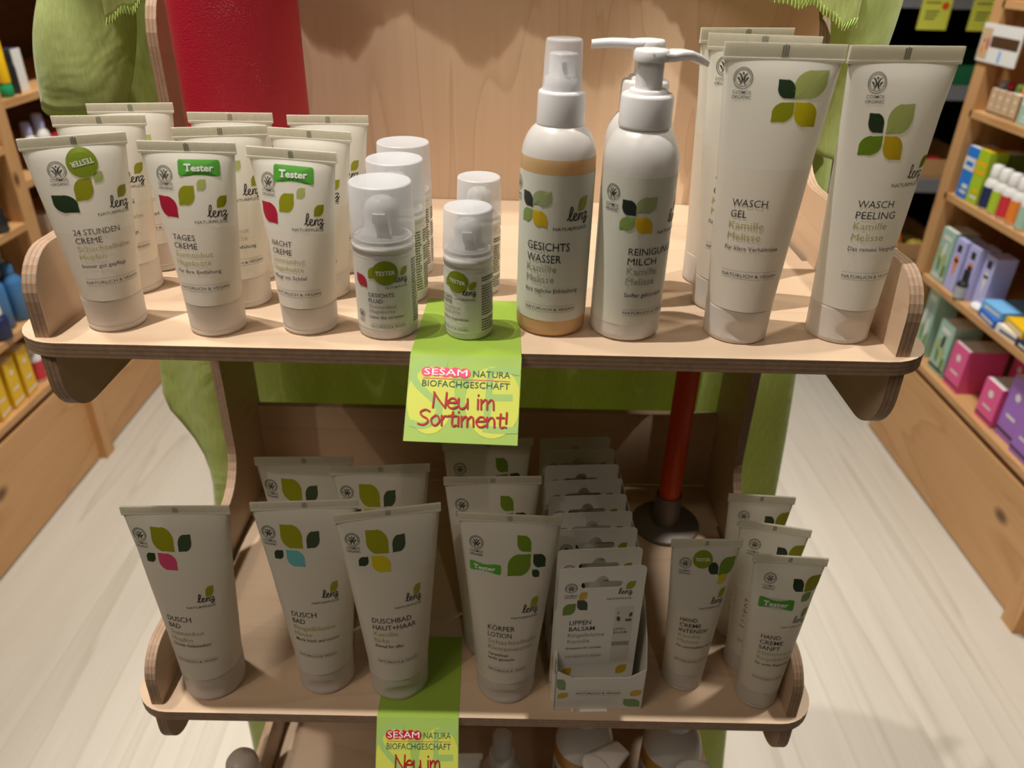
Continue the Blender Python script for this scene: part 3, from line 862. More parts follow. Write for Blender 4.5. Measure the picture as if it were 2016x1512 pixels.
# slim hand cream tubes
def print_H(title, sub, tagl, leaves, x0, lz, logo):
    p = Pr()
    p.cosmos(logo[0], logo[1], 4.4, logo[1]-6.8, 1.6)
    for l in leaves:
        p.leaf(*l)
    p.lenz(*lz)
    for i, (t, wd) in enumerate(title):
        p.text(t, x0, 69.2-4.9*i, 3.5, 'ink', wd, 0.006)
    for i, (t, wd) in enumerate(sub):
        p.text(t, x0, 54.8-4.9*i, 3.3, 'khaki', wd)
    p.text(tagl[0], x0-0.4, 45.4, 2.2, 'ink', tagl[1], 0.003)
    p.natveg(x0-0.6, 13.4, 32.4)
    return p
specH = dict(fill=.080, r=.0153, h=.1362, w=.0246, zc=.0190, crimp=.0056, band=1)
H1 = tube_parts(specH, print_H([('HAND', 12.4), ('CREME', 15.6), ('INTENSIV', 21)], [('Kamille', 16), ('Melisse', 15.6)], ('Für unermüdliche Hände', 29),
     [(6.2, 114.8, 7.4, 10, 'nw', 'p_dark'), (16.4, 116.0, 12.0, 14.6, 'ne', 'p_green'), (13.8, 105.6, 7.0, 8.4, 'ne', 'p_yellow')], -12.4,
     (7.6, 18.2, 85.0, -0.5, 17.0, 80.8, (15.7, 93.4), 5.2, 8.0), (-14.0, 118.5)),
     [('tester_sticker', round_sticker(-2.1, 122.0, 7.0, 0.0), 'round olive tester sticker')])
S1 = tube_parts(dict(specH, h=.1359, r=.0150), print_H([('HAND', 13.6), ('CREME', 16), ('SANFT', 14.6)], [('Klettenwurzel', 28), ('Ringelblume', 25)], ('Für sanfte Begegnungen', 27),
     [(8.0, 115.0, 7.8, 10.4, 'nw', 'p_dark'), (18.2, 116.2, 10.8, 13.4, 'ne', 'p_olive'), (15.6, 105.3, 7.2, 8.0, 'ne', 'p_midgreen')], -10.4,
     (9.3, 20.0, 83.6, 1.7, 19.0, 79.4, (17.6, 91.5), 5.2, 8.0), (-11.8, 119.1)),
     [('tester_sticker', rect_sticker(-17.0, 7.4, 94.6, 103.4, -0.03), 'green rectangular tester sticker')])
gH = 'slim hand cream tubes on the right of the second shelf'
put(H1, 'hand_cream_tube', 'slim white hand cream tube with a round olive tester sticker and a yellow leaf', 'tube', (.1573, .0356, ZL), radians(1.4), gH)
put(S1, 'hand_cream_tube', 'slim white hand cream tube with green tester sticker at the right corner of that shelf', 'tube', (.2101, .0210, ZL), radians(-3.4), gH)
put(S1, 'hand_cream_tube', 'slim white hand cream tube in the middle of the right-hand row on the second shelf', 'tube', (.2090, .0529, ZL), radians(-11.7), gH, TS)
put(S1, 'hand_cream_tube', 'rearmost slim white hand cream tube of the right-hand row on the second shelf', 'tube', (.2090, .0862, ZL), radians(-3.0), gH, TS)

# ------------------------------------------------------------------ frosted airless jars
def cyl_map(r):
    return lambda s, z, lift: ((r+lift)*sin(s/1000/r), -(r+lift)*cos(s/1000/r), z/1000)
def wrap_label(mb, r, z0, z1, a0, a1, mat, n=48):
    vs = [((r)*sin(a0+(a1-a0)*i/n), -(r)*cos(a0+(a1-a0)*i/n), z) for z in (z0, z1) for i in range(n+1)]
    mb.add(vs, [(i, i+1, n+2+i, n+1+i) for i in range(n)], mat, True)
def column(p, x0, x1, z0, z1, pitch, gaps=()):
    z = z1; k = 0
    random.seed(5)
    while z > z0:
        if k not in gaps:
            x = x0
            end = x1-(x1-x0)*random.random()*0.25
            while x < end-0.5:
                wd = 0.5+random.random()*1.5
                p.rect(x, min(x+wd, end), z, z+pitch*0.52, 'ink_soft', 1, 2)
                x += wd+0.28
        z -= pitch; k += 1
def jar(r, zl0, zl1, zc0, h, rt, pr, sticker):
    out = []
    mb = MB()
    mb.lathe([(r*0.86, 0), (r*0.97, 0.0006), (r, 0.002), (r, zl0-0.0006), (r, zl1+0.0006), (r, zl1+0.0012), (r-0.0005, zl1+0.003), (r+0.0002, zl1+0.0035), (r+0.0002, zc0-0.0015), (r-0.0012, zc0-0.0008), (r-0.0012, zc0+0.001)], 'milky_bottle', 64)
    out.append(('jar_body', mb.mesh('jar_body'), None))
    mb = MB(); wrap_label(mb, r+0.00016, zl0, zl1, -2.6, 2.6, 'label_light', 64)
    pr.lay(mb, cyl_map(r), 0.00028, 0.00008)
    out.append(('paper_label', mb.mesh('paper_label'), None))
    mb = MB(); wr = r*0.55
    mb.lathe([(r*0.8, zc0), (r*0.8, zc0+0.002), (wr, zc0+0.003), (wr, zc0+(h-zc0)*0.5), (wr*0.9, zc0+(h-zc0)*0.62), (wr*0.55, zc0+(h-zc0)*0.7)], 'pump_inside', 40)
    mb.box(-wr*0.35, wr*0.35, -wr*1.25, -wr*0.3, zc0+(h-zc0)*0.34, zc0+(h-zc0)*0.5, 'pump_inside')
    out.append(('pump_head', mb.mesh('pump_head'), None))
    mb = MB()
    mb.lathe([(r+0.0003, zc0), (r+0.0004, zc0+0.001), (rt+0.0001, h-0.0012), (rt-0.0004, h-0.0003), (rt-0.0012, h-0.0004), (rt*0.6, h-0.0012), (0.0005, h-0.0014)], 'frosted_cap', 64, cap0=False)
    out.append(('overcap', mb.mesh('overcap'), None))
    if sticker:
        mb = MB(); sticker.lay(mb, cyl_map(r), 0.00062, 0.00008); out.append(('tester_sticker', mb.mesh('tester_sticker'), 'round olive tester sticker'))
    return out
pF = Pr()
pF.leaf(-11.4, 33.8, 7.2, 6.8, 'nw', 'p_red'); pF.leaf(-3.4, 39.0, 6.4, 6.4, 'ne', 'p_olive')
pF.lenz(7.2, 14.8, 33.6, 2.3, 14.4, 30.4, (12.8, 39.2), 3.8, 4.4)
for i, (t, wd) in enumerate((('GESICHTS', 13.8), ('FLUID', 7.8))):
    pF.text(t, -7.3, 25.5-3.3*i, 2.4, 'ink', wd)
for i, (t, wd) in enumerate((('Sonnenhut', 14.6), ('Hagebutte', 13.8))):
    pF.text(t, -7.1, 19.1-2.8*i, 2.2, 'khaki_grey', wd)
pF.text('Lässt Sie strahlen', -7.2, 13.1, 1.6, 'ink', 18.6, 0.003)
pF.natveg(-7.1, 12.1, 7.9)
pF.cosmos(-12.9, 14.4, 2.3, 10.6, 0.8)
column(pF, 18.6, 25, 6.5, 43, 1.6)
column(pF, 26.5, 36, 6.5, 43, 1.6, (5, 12))
JF = jar(.0164, .0062, .0458, .0535, .0832, .0160, pF, round_sticker(2.6, 39.2, 6.6, 0.04))
pE = Pr()
pE.leaf(-11.0, 33.4, 4.4, 5.0, 'ne', 'p_olive')
pE.lenz(-2.5, 4.8, 27.0, -7.2, 4.3, 23.8, (2.9, 32.2), 3.6, 4.4)
for i, (t, wd) in enumerate((('AUGEN', 9.4), ('CREME', 9.4))):
    pE.text(t, -18.0, 23.8-2.8*i, 2.2, 'ink', wd)
for i, (t, wd) in enumerate((('Sonnenhut', 14), ('Hagebutte', 13.6))):
    pE.text(t, -17.6, 18.2-2.6*i, 2.0, 'khaki_grey', wd)
pE.text('Für sichtbare Augenblicke', -20.0, 11.9, 1.6, 'ink', 20.6, 0.003)
pE.natveg(-17.6, 0.4, 6.3)
column(pE, 8.0, 19.6, 4.4, 35.5, 1.5, (2, 15))
JE = jar(.0131, .0042, .0386, .0478, .0711, .0126, pE, round_sticker(-5.3, 34.2, 6.0, -0.12))
gJ = 'frosted pump jars in the middle of the top shelf'
put(JF, 'fluid_jar', 'larger frosted-cap white jar with red leaf and round tester sticker, front of its row', 'jar', (-.0490, .0226, ZT), 0.0, gJ)
put(JF, 'fluid_jar', 'larger frosted-cap white jar in the middle of the row of three', 'jar', (-.0482, .0700, ZT), radians(-26), gJ, TS)
put(JF, 'fluid_jar', 'rearmost larger frosted-cap white jar of the row of three', 'jar', (-.0488, .1123, ZT), radians(-20), gJ, TS)
put(JE, 'eye_cream_jar', 'small frosted-cap white jar with tester sticker standing on the green sign', 'jar', (-.0040, .0204, ZT+0.0004), 0.0, gJ)
put(JE, 'eye_cream_jar', 'small frosted-cap white jar behind the one standing on the green sign', 'jar', (-.0010, .0818, ZT), radians(-8), gJ, TS)

# ------------------------------------------------------------------ spray and pump bottles
BODY = [(.0160, 0.0), (.0182, .0006), (.0192, .0022), (.0194, .0045), (.0194, .092), (.0193, .0955), (.0188, .0990), (.0178, .1025), (.0162, .1060), (.0142, .1088), (.0122, .1105), (.0112, .1112), (.0112, .1130)]
def bottle_body(low, liq):
    mb = MB()
    if low == 'milky_bottle':
        mb.lathe(BODY, low, 72)
    else:
        rs = BODY
        a = [p for p in rs if p[1] < liq]+[(.0191, liq)]
        b = [(.0191, liq)]+[p for p in rs if p[1] > liq]
        mb.lathe(a, low, 72, cap1=False); mb.lathe(b, 'milky_bottle', 72, cap0=False)
    return mb
def ribbed(mb, r0, r1, z0, z1, mat, n=120):
    prf = [(r0-0.0004, z0), (r0, z0+0.0005), (r0, z0+0.001), (r1, z1-0.0016), (r1-0.0003, z1-0.0006), (r1-0.0012, z1)]
    vs = []
    for j, (r, z) in enumerate(prf):
        for k in range(n):
            a = 2*pi*k/n; rr = r+(0.00008 if (k % 2 and 1 < j < 4) else 0)
            vs.append((rr*cos(a), rr*sin(a), z))
    fs = [(j*n+k, j*n+(k+1) % n, (j+1)*n+(k+1) % n, (j+1)*n+k) for j in range(len(prf)-1) for k in range(n)]
    mb.add(vs, fs, mat, True)
    mb.add(vs[-n:], [tuple(range(n))], mat); mb.add(vs[:n], [tuple(range(n-1, -1, -1))], mat)
RB = .0194
pS = Pr()
for l in ((-17.2, 76.0, 7.0, 7.6, 'nw', 'p_blackish'), (-8.6, 77.5, 10.2, 8.0, 'ne', 'p_sage'), (-17.4, 67.6, 6.8, 7.2, 'ne', 'p_midgreen'), (-9.4, 66.8, 8.4, 8.4, 'nw', 'p_gold')):
    pS.leaf(*l)
pS.cosmos(-27.0, 82.0, 4.0)
pS.lenz(5.0, 17.8, 66.4, -2.0, 17.2, 61.3, (13.8, 74.6), 5.6, 7.4)
for i, (t, wd) in enumerate((('GESICHTS', 23.4), ('WASSER', 19))):
    pS.text(t, -16.1, 50.2-6.6*i, 4.6, 'ink', wd)
for i, (t, wd) in enumerate((('Kamille', 16.8), ('Melisse', 15.8))):
    pS.text(t, -16.1, 38.4-6.0*i, 4.2, 'khaki_grey', wd)
pS.text('Ihre tägliche Erfrischung', -16.3, 26.7, 2.4, 'ink', 29.6, 0.001)
pS.natveg(-16.3, 12.1, 16.4)
def spray_parts(tint='amber_content'):
    out = [('bottle_body', bottle_body(tint, .0966).mesh('bottle_body'), 'frosted body with amber liquid up to the shoulder')]
    mb = MB(); wrap_label(mb, RB+0.00016, .0100, .0893, -1.75, 1.75, 'label_paper', 64); pS.lay(mb, cyl_map(RB), 0.00028, 0.00008)
    out.append(('paper_label', mb.mesh('paper_label'), None))
    mb = MB(); ribbed(mb, .0121, .0117, .1105, .1270, 'white_plastic'); out.append(('collar', mb.mesh('collar'), None))
    mb = MB()
    mb.lathe([(.0088, .1268), (.0088, .1330), (.0070, .1335), (.0070, .1430), (.0066, .1438), (.0040, .1440)], 'white_plastic', 40)
    mb.lathe([(.0013, 0), (.0013, .0015)], 'white_plastic', 12, fn=lambda p: (p[0], -.0070-p[2], .1395+p[1]))
    out.append(('spray_nozzle', mb.mesh('spray_nozzle'), None))
    mb = MB(); mb.lathe([(.0100, .1266), (.0099, .1285), (.0098, .1288), (.0090, .1490), (.0086, .1500), (.0078, .1504), (.0005, .1502)], 'clear_cap', 48, cap0=False)
    out.append(('overcap', mb.mesh('overcap'), 'clear plastic overcap'))
    return out
SP = spray_parts()
put(SP, 'spray_bottle', 'frosted spray bottle with amber liquid and clear overcap on the top shelf', 'bottle', (.0420, .0338, ZT), 0.0)
pU = Pr()
pU.cosmos(-16.1, 81.5, 4.2, 74.4, 1.7)
for l in ((-6.4, 75.0, 7.4, 7.8, 'nw', 'p_blackish'), (2.2, 76.6, 10.4, 8.4, 'ne', 'p_sage'), (-6.8, 66.8, 7.8, 7.0, 'ne', 'p_midgreen'), (1.9, 66.2, 8.8, 8.4, 'nw', 'p_gold')):
    pU.leaf(*l)
pU.lenz(17.0, 29.0, 66.2, 9.8, 29, 61.3, (25.6, 74.6), 5.6, 7.4)
for i, (t, wd) in enumerate((('REINIGUNGS', 28.5), ('MILCH', 15.6))):
    pU.text(t, -4.5, 50.4-5.4*i, 3.9, 'ink', wd)
for i, (t, wd) in enumerate((('Kamille', 16.4), ('Melisse', 15.6))):
    pU.text(t, -4.5, 39.6-5.6*i, 4.0, 'khaki_grey', wd)
pU.text("Sanfter geht's nicht", -4.6, 27.0, 2.4, 'ink', 22, 0.001)
pU.natveg(-4.5, 23.6, 17.0)
def pump_head_mesh(zt, droop=1.0):
    mb = MB()
    mb.lathe([(.0066, zt-.0185), (.0066, zt-.0050)], 'white_plastic', 40)
    mb.lathe([(.0086, zt-.0052), (.0088, zt-.0040), (.0086, zt-.0012), (.0078, zt), (.0060, zt+.0002), (.0005, zt-.0003)], 'white_plastic', 48, cap0=True)
    # beak along +X : flattened tapering spout, drooping at the tip
    pts = [(-0.004, .0080, -.0002, -.0050), (0.004, .0082, -.0008, -.0052), (0.009, .0076, -.0014, -.0054), (0.014, .0068, -.0006, -.0050), (0.020, .0060, -.0008, -.0050), (0.026, .0052, -.0028, -.0066), (0.0305, .0046, -.0054, -.0084)]
    vs = []
    for x, hw, t, b in pts:
        t *= droop; b = b if droop == 1 else -.0042+(b+.0042)*droop
        vs += [(x, -hw, zt+t-.0008), (x, -hw*.7, zt+t), (x, hw*.7, zt+t), (x, hw, zt+t-.0008), (x, hw*.8, zt+b), (x, -hw*.8, zt+b)]
    fs = [(i*6+k, i*6+(k+1) % 6, (i+1)*6+(k+1) % 6, (i+1)*6+k) for i in range(len(pts)-1) for k in range(6)]
    mb.add(vs, fs, 'white_plastic', True)
    mb.add(vs[:6], [tuple(range(6))], 'white_plastic'); mb.add(vs[-6:], [tuple(range(6))], 'white_plastic')
    return fixn(mb.mesh('pump_head'))
def pump_parts(head_rz, droop):
    out = [('bottle_body', bottle_body('milky_bottle', 0).mesh('bottle_body'), None)]
    mb = MB(); wrap_label(mb, RB+0.00016, .0103, .0900, -1.35, 2.2, 'label_paper', 64); pU.lay(mb, cyl_map(RB), 0.00028, 0.00008)
    out.append(('paper_label', mb.mesh('paper_label'), None))
    mb = MB(); ribbed(mb, .0131, .0129, .1112, .1270, 'white_plastic')
    mb.lathe([(.0094, .1268), (.0094, .1284), (.0088, .1290), (.0070, .1290)], 'white_plastic', 40)
    out.append(('collar', mb.mesh('collar'), None))
    me = pump_head_mesh(.1468, droop)
    me.transform(Matrix.Rotation(head_rz, 4, 'Z'))
    out.append(('pump_head', me, None))
    return out
gU = 'white pump bottles in the middle of the top shelf'
put(pump_parts(radians(22), 1.0), 'pump_bottle', 'white pump bottle in front, its spout pointing right, leaf flower label', 'bottle', (.0839, .0302, ZT), 0.0, gU)
put(pump_parts(radians(176), 0.25), 'pump_bottle', 'white pump bottle hidden behind the front one, its spout pointing left', 'bottle', (.0895, .0760, ZT), 0.0, gU)

# ------------------------------------------------------------------ lip balm cards in a counter tray
def outline_mesh(outer, holes, depth, mat, name):
    cu = bpy.data.curves.new(name, 'CURVE'); cu.dimensions = '2D'; cu.fill_mode = 'BOTH'; cu.extrude = depth/2
    for pl in [outer]+holes:
        sp = cu.splines.new('POLY'); sp.points.add(len(pl)-1); sp.use_cyclic_u = True
        for q, (x, y) in zip(sp.points, pl):
            q.co = (x, y, 0, 1)
    o = bpy.data.objects.new(name, cu); COL.objects.link(o)
    dg = bpy.context.evaluated_depsgraph_get(); dg.update()
    src = o.evaluated_get(dg).to_mesh()
    vs = [(v.co.x, v.co.z, v.co.y) for v in src.vertices]; fs = [tuple(p.vertices) for p in src.polygons]
    o.evaluated_get(dg).to_mesh_clear()
    bpy.data.objects.remove(o); bpy.data.curves.remove(cu)
    mb = MB(); mb.add(vs, fs, mat)
    return mb
def rrect(x0, x1, z0, z1, r, corners=(1, 1, 1, 1)):
    e = []
    for k, (c, a0) in enumerate((((x1-r, z1-r), 0), ((x0+r, z1-r), 90), ((x0+r, z0+r), 180), ((x1-r, z0+r), 270))):
        if corners[k]:
            e += [(c[0]+r*cos(radians(a0+15*i)), c[1]+r*sin(radians(a0+15*i))) for i in range(7)]
        else:
            e.append(((x1, z1), (x0, z1), (x0, z0), (x1, z0))[k])
    return e
HC = .1306
slot = [(-.0125, HC-.0185), (-.0140, HC-.0168), (-.0140, HC-.0142), (-.0125, HC-.0125), (-.0048, HC-.0125)]
slot += [(0.0+.0042*cos(radians(170-160*i/8)), HC-.0118+.0042*sin(radians(170-160*i/8))) for i in range(9)]
slot += [(.0048, HC-.0125), (.0125, HC-.0125), (.0140, HC-.0142), (.0140, HC-.0168), (.0125, HC-.0185)]
mbc = outline_mesh(rrect(-.0294, .0294, .0, HC, .0035, (1, 1, 0, 0)), [slot], .0005, 'card_white', 'card')
pC = Pr()
pC.cosmos(-20.6, 113.0, 4.3, 105.6, 1.4)
for l in ((-12.2, 105.5, 5.6, 7.2, 'ne', 'p_gold'), (-21.0, 93.5, 8.8, 10.6, 'ne', 'p_green'), (-12.2, 97.0, 7.4, 9.6, 'nw', 'p_dark')):
    pC.leaf(*l)
pC.lenz(11.6, 21.6, 106.0, 4.2, 21.2, 101.0, (19.8, 113.6), 6.0, 7.2)
for i, (t, wd) in enumerate((('LIPPEN', 15.0), ('BALSAM', 18.0))):
    pC.text(t, -20.0, 78.6-6.0*i, 4.2, 'ink', wd, 0.004)
for i, (t, wd) in enumerate((('Ringelblume', 25.5), ('Kamille', 15.4))):
    pC.text(t, -20.4, 66.6-6.0*i, 3.8, 'khaki_grey', wd)
pC.text('Entspannt Ihr Lächeln', -21.0, 54.6, 2.2, 'ink', 25.0, 0.003)
pC.natveg(-21.2, 4.4, 46.4)
# printed picture of the lip balm stick
pC.rect(11.2, 24.4, 40.0, 94.0, 'label_paper', 1, 2, 2, r=1.4, shear=0.05)
pC.rect(11.2, 23.6, 56.0, 60.0, 'khaki_grey', 2); pC.text('LIPPEN', 11.6, 71.6, 2.2, 'ink', 8.0); pC.text('BALSAM', 11.6, 68.2, 2.2, 'ink', 9.4, 0.01)
pC.leaf(14.0, 82.4, 2.6, 4.6, 'nw', 'p_dark', 2); pC.leaf(13.4, 88, 1.8, 2.4, 'ne', 'p_gold', 2); pC.leaf(22.4, 86, 2.2, 4.2, 'ne', 'p_dark', 2); pC.rect(19, 23.4, 79.6, 82.2, 'ink_soft', 2)
# fold line and the leaves of the base panel
pC.rect(-29.2, 29.2, 38.6, 38.9, 'label_paper', 1, 4)
pC.leaf(-19.6, 31.0, 7.2, 9.0, 'ne', 'p_gold'); pC.leaf(20.4, 31.4, 7.6, 9.0, 'ne', 'p_gold')
pC.lay(mbc, lambda s, z, l: (s/1000, -.00026-l, z/1000), 0.00006, 0.00005)
card_me = mbc.mesh('card')
mb = MB(); mb.box(-.0270, .0270, .0006, .0130, .0, .036, 'card_white'); carton_me = mb.mesh('carton')
gC = 'lip balm cards in the counter tray'
tray_rz = 0.055
cards = [(.0553, .0092, .1139, .0148), (.0551, .0269, .1132, .0322), (.0544, .048, .1123, .0528), (.053, .0656, .1113, .0706), (.0506, .0848, .1103, .0905), (.0498, .104, .1084, .110), (.049, .124, .1086, .1283), (.0484, .1454, .1078, .1498), (.0464, .1623, .106, .1676)]
ordw = ['front lip balm card in the white tray, showing a picture of a balm stick', 'second lip balm card from the front in the tray', 'third lip balm card from the front in the tray', 'fourth lip balm card from the front in the tray', 'middle lip balm card of the nine in the tray', 'fourth lip balm card from the back of the tray', 'third lip balm card from the back of the tray', 'second lip balm card from the back of the tray', 'rearmost lip balm card in the tray, its slot showing brown wood']
for (xa, ya, xb, yb), lab in zip(cards, ordw):
    t = thing('lip_balm_card', lab, 'card', ((xa+xb)/2, (ya+yb)/2, ZL+.0008), atan2(yb-ya, xb-xa), gC)
    link('card', card_me, t); link('carton', carton_me, t)
t = thing('counter_tray', 'white cardboard counter tray with green and yellow leaves holding the lip balm cards', 'tray', (.0896, .0036, ZL), 0.040)
hx = .0322; LEN = .186
mb = MB()
mb.prism([(-hx, .0003), (hx, .0003), (hx, .0420), (.0200, .0338), (-.0195, .0338), (-hx, .0420)], 'Y', 0.0, .0006, 'card_white', 'card_white')
pf = Pr()
pf.natveg(-17.0, 15.6, 17.0, 2.2)
for l in ((-26.4, 16.0, 7.4, 6.2, 'ne', 'p_gold'), (26.6, 17.6, 8.2, 6.6, 'ne', 'p_gold'), (24.4, 7.0, 12.4, 9.0, 'nw', 'p_sageleaf'), (-28.0, 27.6, 6.6, 11.6, 'nw', 'p_sageleaf')):
    pf.leaf(*l)
pf.lay(mb, lambda s, z, l: (s/1000, -l, z/1000), 0.00008, 0.00005)
link('front_panel', fixn(mb.mesh('front_panel')), t)
for q in (-1, 1):
    mb = MB()
    a0, a1 = sorted((q*hx, q*(hx-.0006)))
    mb.prism([(0.0, .0003), (LEN, .0003), (LEN, .100), (.075, .100), (.055, .096), (.028, .079), (.010, .062), (0.0, .0420)], 'X', a0, a1, 'card_white', 'card_white')
    if q < 0:
        ps = Pr(); ps.leaf(9, 40, 14, 18, 'nw', 'p_sageleaf'); ps.leaf(26, 24, 12, 14, 'ne', 'p_gold'); ps.leaf(45, 50, 14, 20, 'nw', 'p_green')
        ps.lay(mb, lambda s, z, l: (-hx-l, s/1000, z/1000), 0.00008, 0.00005)
    link('side_wall', fixn(mb.mesh('side_wall')), t)
mb = MB(); mb.box(-hx, hx, LEN-.0006, LEN, .0003, .100, 'card_white'); link('rear_panel', mb.mesh('rear_panel'), t)
mb = MB(); mb.box(-hx, hx, 0.0, LEN, .0001, .0006, 'card_white')
mb.box(-.0130, .0070, -.0022, 0.0, .0001, .0006, 'card_white')
mb.box(-.0190, -.0178, -.0022, 0.0, .0001, .0010, 'card_white')
link('base_panel', mb.mesh('base_panel'), t)

# ------------------------------------------------------------------ green shelf signs
LET = {
 'N': (1.05, [[(0, 0), (.06, 1.5)], [(0, 1.55), (.45, .75), (.95, .02)], [(.95, 0), (1.0, 1.55)]]),
 'e': (.85, [[(.08, .55), (.75, .62), (.62, .95), (.32, .98), (.05, .55), (.2, .1), (.5, 0), (.82, .18)]]),
 'u': (.9, [[(.05, 1), (.06, .35), (.28, 0), (.6, .18), (.74, .6)], [(.74, 1), (.78, .02)]]),
 'i': (.3, [[(.1, 1), (.12, 0)], [(.1, 1.38), (.12, 1.44)]]),
 'm': (1.2, [[(.04, 1), (.08, 0)], [(.08, .6), (.3, .96), (.5, .85), (.54, 0)], [(.54, .6), (.78, .98), (.98, .82), (1.04, 0)]]),
 'S': (.95, [[(.86, 1.36), (.5, 1.52), (.14, 1.25), (.28, .9), (.7, .6), (.74, .25), (.4, 0), (0, .08)]]),
 'o': (.85, [[(.4, .98), (.08, .6), (.2, .08), (.5, .02), (.74, .45), (.6, .9), (.4, .98)]]),
 'r': (.62, [[(.05, 1), (.08, 0)], [(.08, .55), (.28, .94), (.54, .92)]]),
 't': (.66, [[(.3, 1.4), (.27, .3), (.4, 0), (.6, .1)], [(.0, 1.0), (.58, 1.02)]]),
 'n': (.82, [[(.05, 1), (.08, 0)], [(.08, .55), (.34, .97), (.6, .8), (.66, 0)]]),
 '!': (.3, [[(.12, 1.55), (.1, .45)], [(.1, .04), (.1, .08)]]), ' ': (.55, [])}
def handwrite(p, txt, x, z, k, mat, layer, width=None):
    tot = sum(LET[c][0] for c in txt)
    kx = width/tot if width else k
    for c in txt:
        adv, st = LET[c]
        for l in st:
            p.stroke([(x+a*kx, z+b*k) for a, b in l], 0.17*k, mat, layer)
        x += adv*kx
def sign(name, label, top_pts, front_top, front_bot):
    """top_pts: back-left, back-right on the shelf; front edge bends down and hangs out"""
    fl, fr = Vector(front_top[0]), Vector(front_top[1]); bl, br = Vector(front_bot[0]), Vector(front_bot[1])
    o = (fl+fr)/2
    mb = MB()
    tl, tr = Vector(top_pts[0]), Vector(top_pts[1])
    e = 0.0004
    def slab(a, b, c, d, m_top, m_side):
        n = (b-a).cross(d-a).normalized()*e
        vs = [a-o, b-o, c-o, d-o, a-o-n, b-o-n, c-o-n, d-o-n]
        mb.add(vs, [(0, 1, 2, 3)], m_top); mb.add(vs, [(7, 6, 5, 4), (0, 4, 5, 1), (1, 5, 6, 2), (2, 6, 7, 3), (3, 7, 4, 0)], m_side)
    slab(fl, fr, tr, tl, 'sign_green', 'card_white')
    bil = lambda u, v: (bl*(1-u)+br*u)*(1-v)+(fl*(1-u)+fr*u)*v
    n0 = (br-bl).cross(fl-bl).normalized()
    G = 14
    gv = [bil(i/G, j/G)-o-n0*q for q in (0, e) for j in range(G+1) for i in range(G+1)]
    K = (G+1)*(G+1)
    mb.add(gv, [(j*(G+1)+i, j*(G+1)+i+1, (j+1)*(G+1)+i+1, (j+1)*(G+1)+i) for j in range(G) for i in range(G)], 'sign_front')
    mb.add(gv, [(K+j*(G+1)+i, K+(j+1)*(G+1)+i, K+(j+1)*(G+1)+i+1, K+j*(G+1)+i+1) for j in range(G) for i in range(G)], 'card_white')
    mb.add(gv, [(i, K+i, K+i+1, i+1) for i in range(G)]+[(j*(G+1), (j+1)*(G+1), K+(j+1)*(G+1), K+j*(G+1)) for j in range(G)]+[(j*(G+1)+G, K+j*(G+1)+G, K+(j+1)*(G+1)+G, (j+1)*(G+1)+G) for j in range(G)], 'card_white')
    ex = ((br+fr)/2-(bl+fl)/2); wid = ex.length*1000; ez = ((fl+fr)/2-(bl+br)/2); hei = ez.length*1000
    nn = ex.cross(ez).normalized()
    exn, ezn = ex.normalized(), ez.normalized()
    c0 = (bl+br)/2-o
    kx, kz = wid/58.5, hei/46.0
    p = Pr()
    def clipdisc(cx, cz, rx, rz):
        pts = [(max(-29.0, min(29.0, cx+rx*cos(2*pi*i/48))), max(0.4, min(45.6, cz+rz*sin(2*pi*i/48)))) for i in range(48)]
        p.poly([(cx, cz)]+pts, [(0, 1+i, 1+(i+1) % 48) for i in range(48)], 'sign_disc', 0)
    clipdisc(-16.8, 23.0, 12.4, 19.0); clipdisc(15.6, 22.0, 14.4, 19.0)
    for l in ([(-9.3, 41.0), (-16, 41.6), (-22.6, 40), (-26.4, 35.4), (-25.0, 30.7), (-20, 26), (-14, 21), (-12, 16), (-15, 10.6), (-20.5, 8.3), (-26.3, 9.6)],
              [(13.6, 40.2), (13.2, 24), (12.6, 6.2)], [(15.2, 38.9), (21, 39.4), (28.9, 38.4)], [(14.9, 24.5), (20, 24.6), (25.6, 24.8)], [(14.2, 7.7), (21, 7.6), (28.9, 7.9)]):
        p.stroke(l, 3.5, 'sign_letter', 1, True, False, False)
    for k in range(5):
        p.disc(-19.6+4.9*k, 36.7+0.3*(k % 2), 3.1, 'sign_pink' if name == 'shelf_sign' else 'sign_crimson', 2, 20, 2.6)
    p.text('SESAM', -21.2, 35.2, 3.5, 'white_ink', 22.6, 0.0, 3)
    p.text('NATURA', 4.4, 35.0, 3.5, 'sign_teal', 19.4, 0.0, 3)
    p.rect(-21.6, 23.8, 33.2, 33.5, 'sign_pink', 3)
    p.text('BIOFACHGESCHÄFT', -21.8, 29.0, 3.5, 'sign_teal', 45.6, 0.0, 3)
    for mat, dx, dz, ly in (('sign_redshade', 0.25, -0.25, 3), ('sign_red', 0, 0, 4)):
        handwrite(p, 'Neu im', -15.4+dx, 18.0+dz, 5.2, mat, ly, 32.5)
        handwrite(p, 'Sortiment!', -22.4+dx, 8.8+dz, 5.2, mat, ly, 46.5)
    p.lay(mb, lambda s, z, l: bil(s/58.5+.5, z/46.0)-o+n0*l, 0.00012, 0.00006)
    t = link('shelf_sign', mb.mesh('shelf_sign'))
    t.location = o
    return tag(t, label, 'sign', 'green and yellow shelf signs')
sign('shelf_sign', 'green and yellow folded shelf sign hanging over the edge of the top shelf', [(-.0309, .0639, ZT+.0005), (.0240, .0624, ZT+.0005)],
     [(-.0330, -.0095, ZT+.0007), (.0254, -.0120, ZT+.0005)], [(-.0343, -.0419, 1.1673), (.0241, -.0428, 1.1665)])
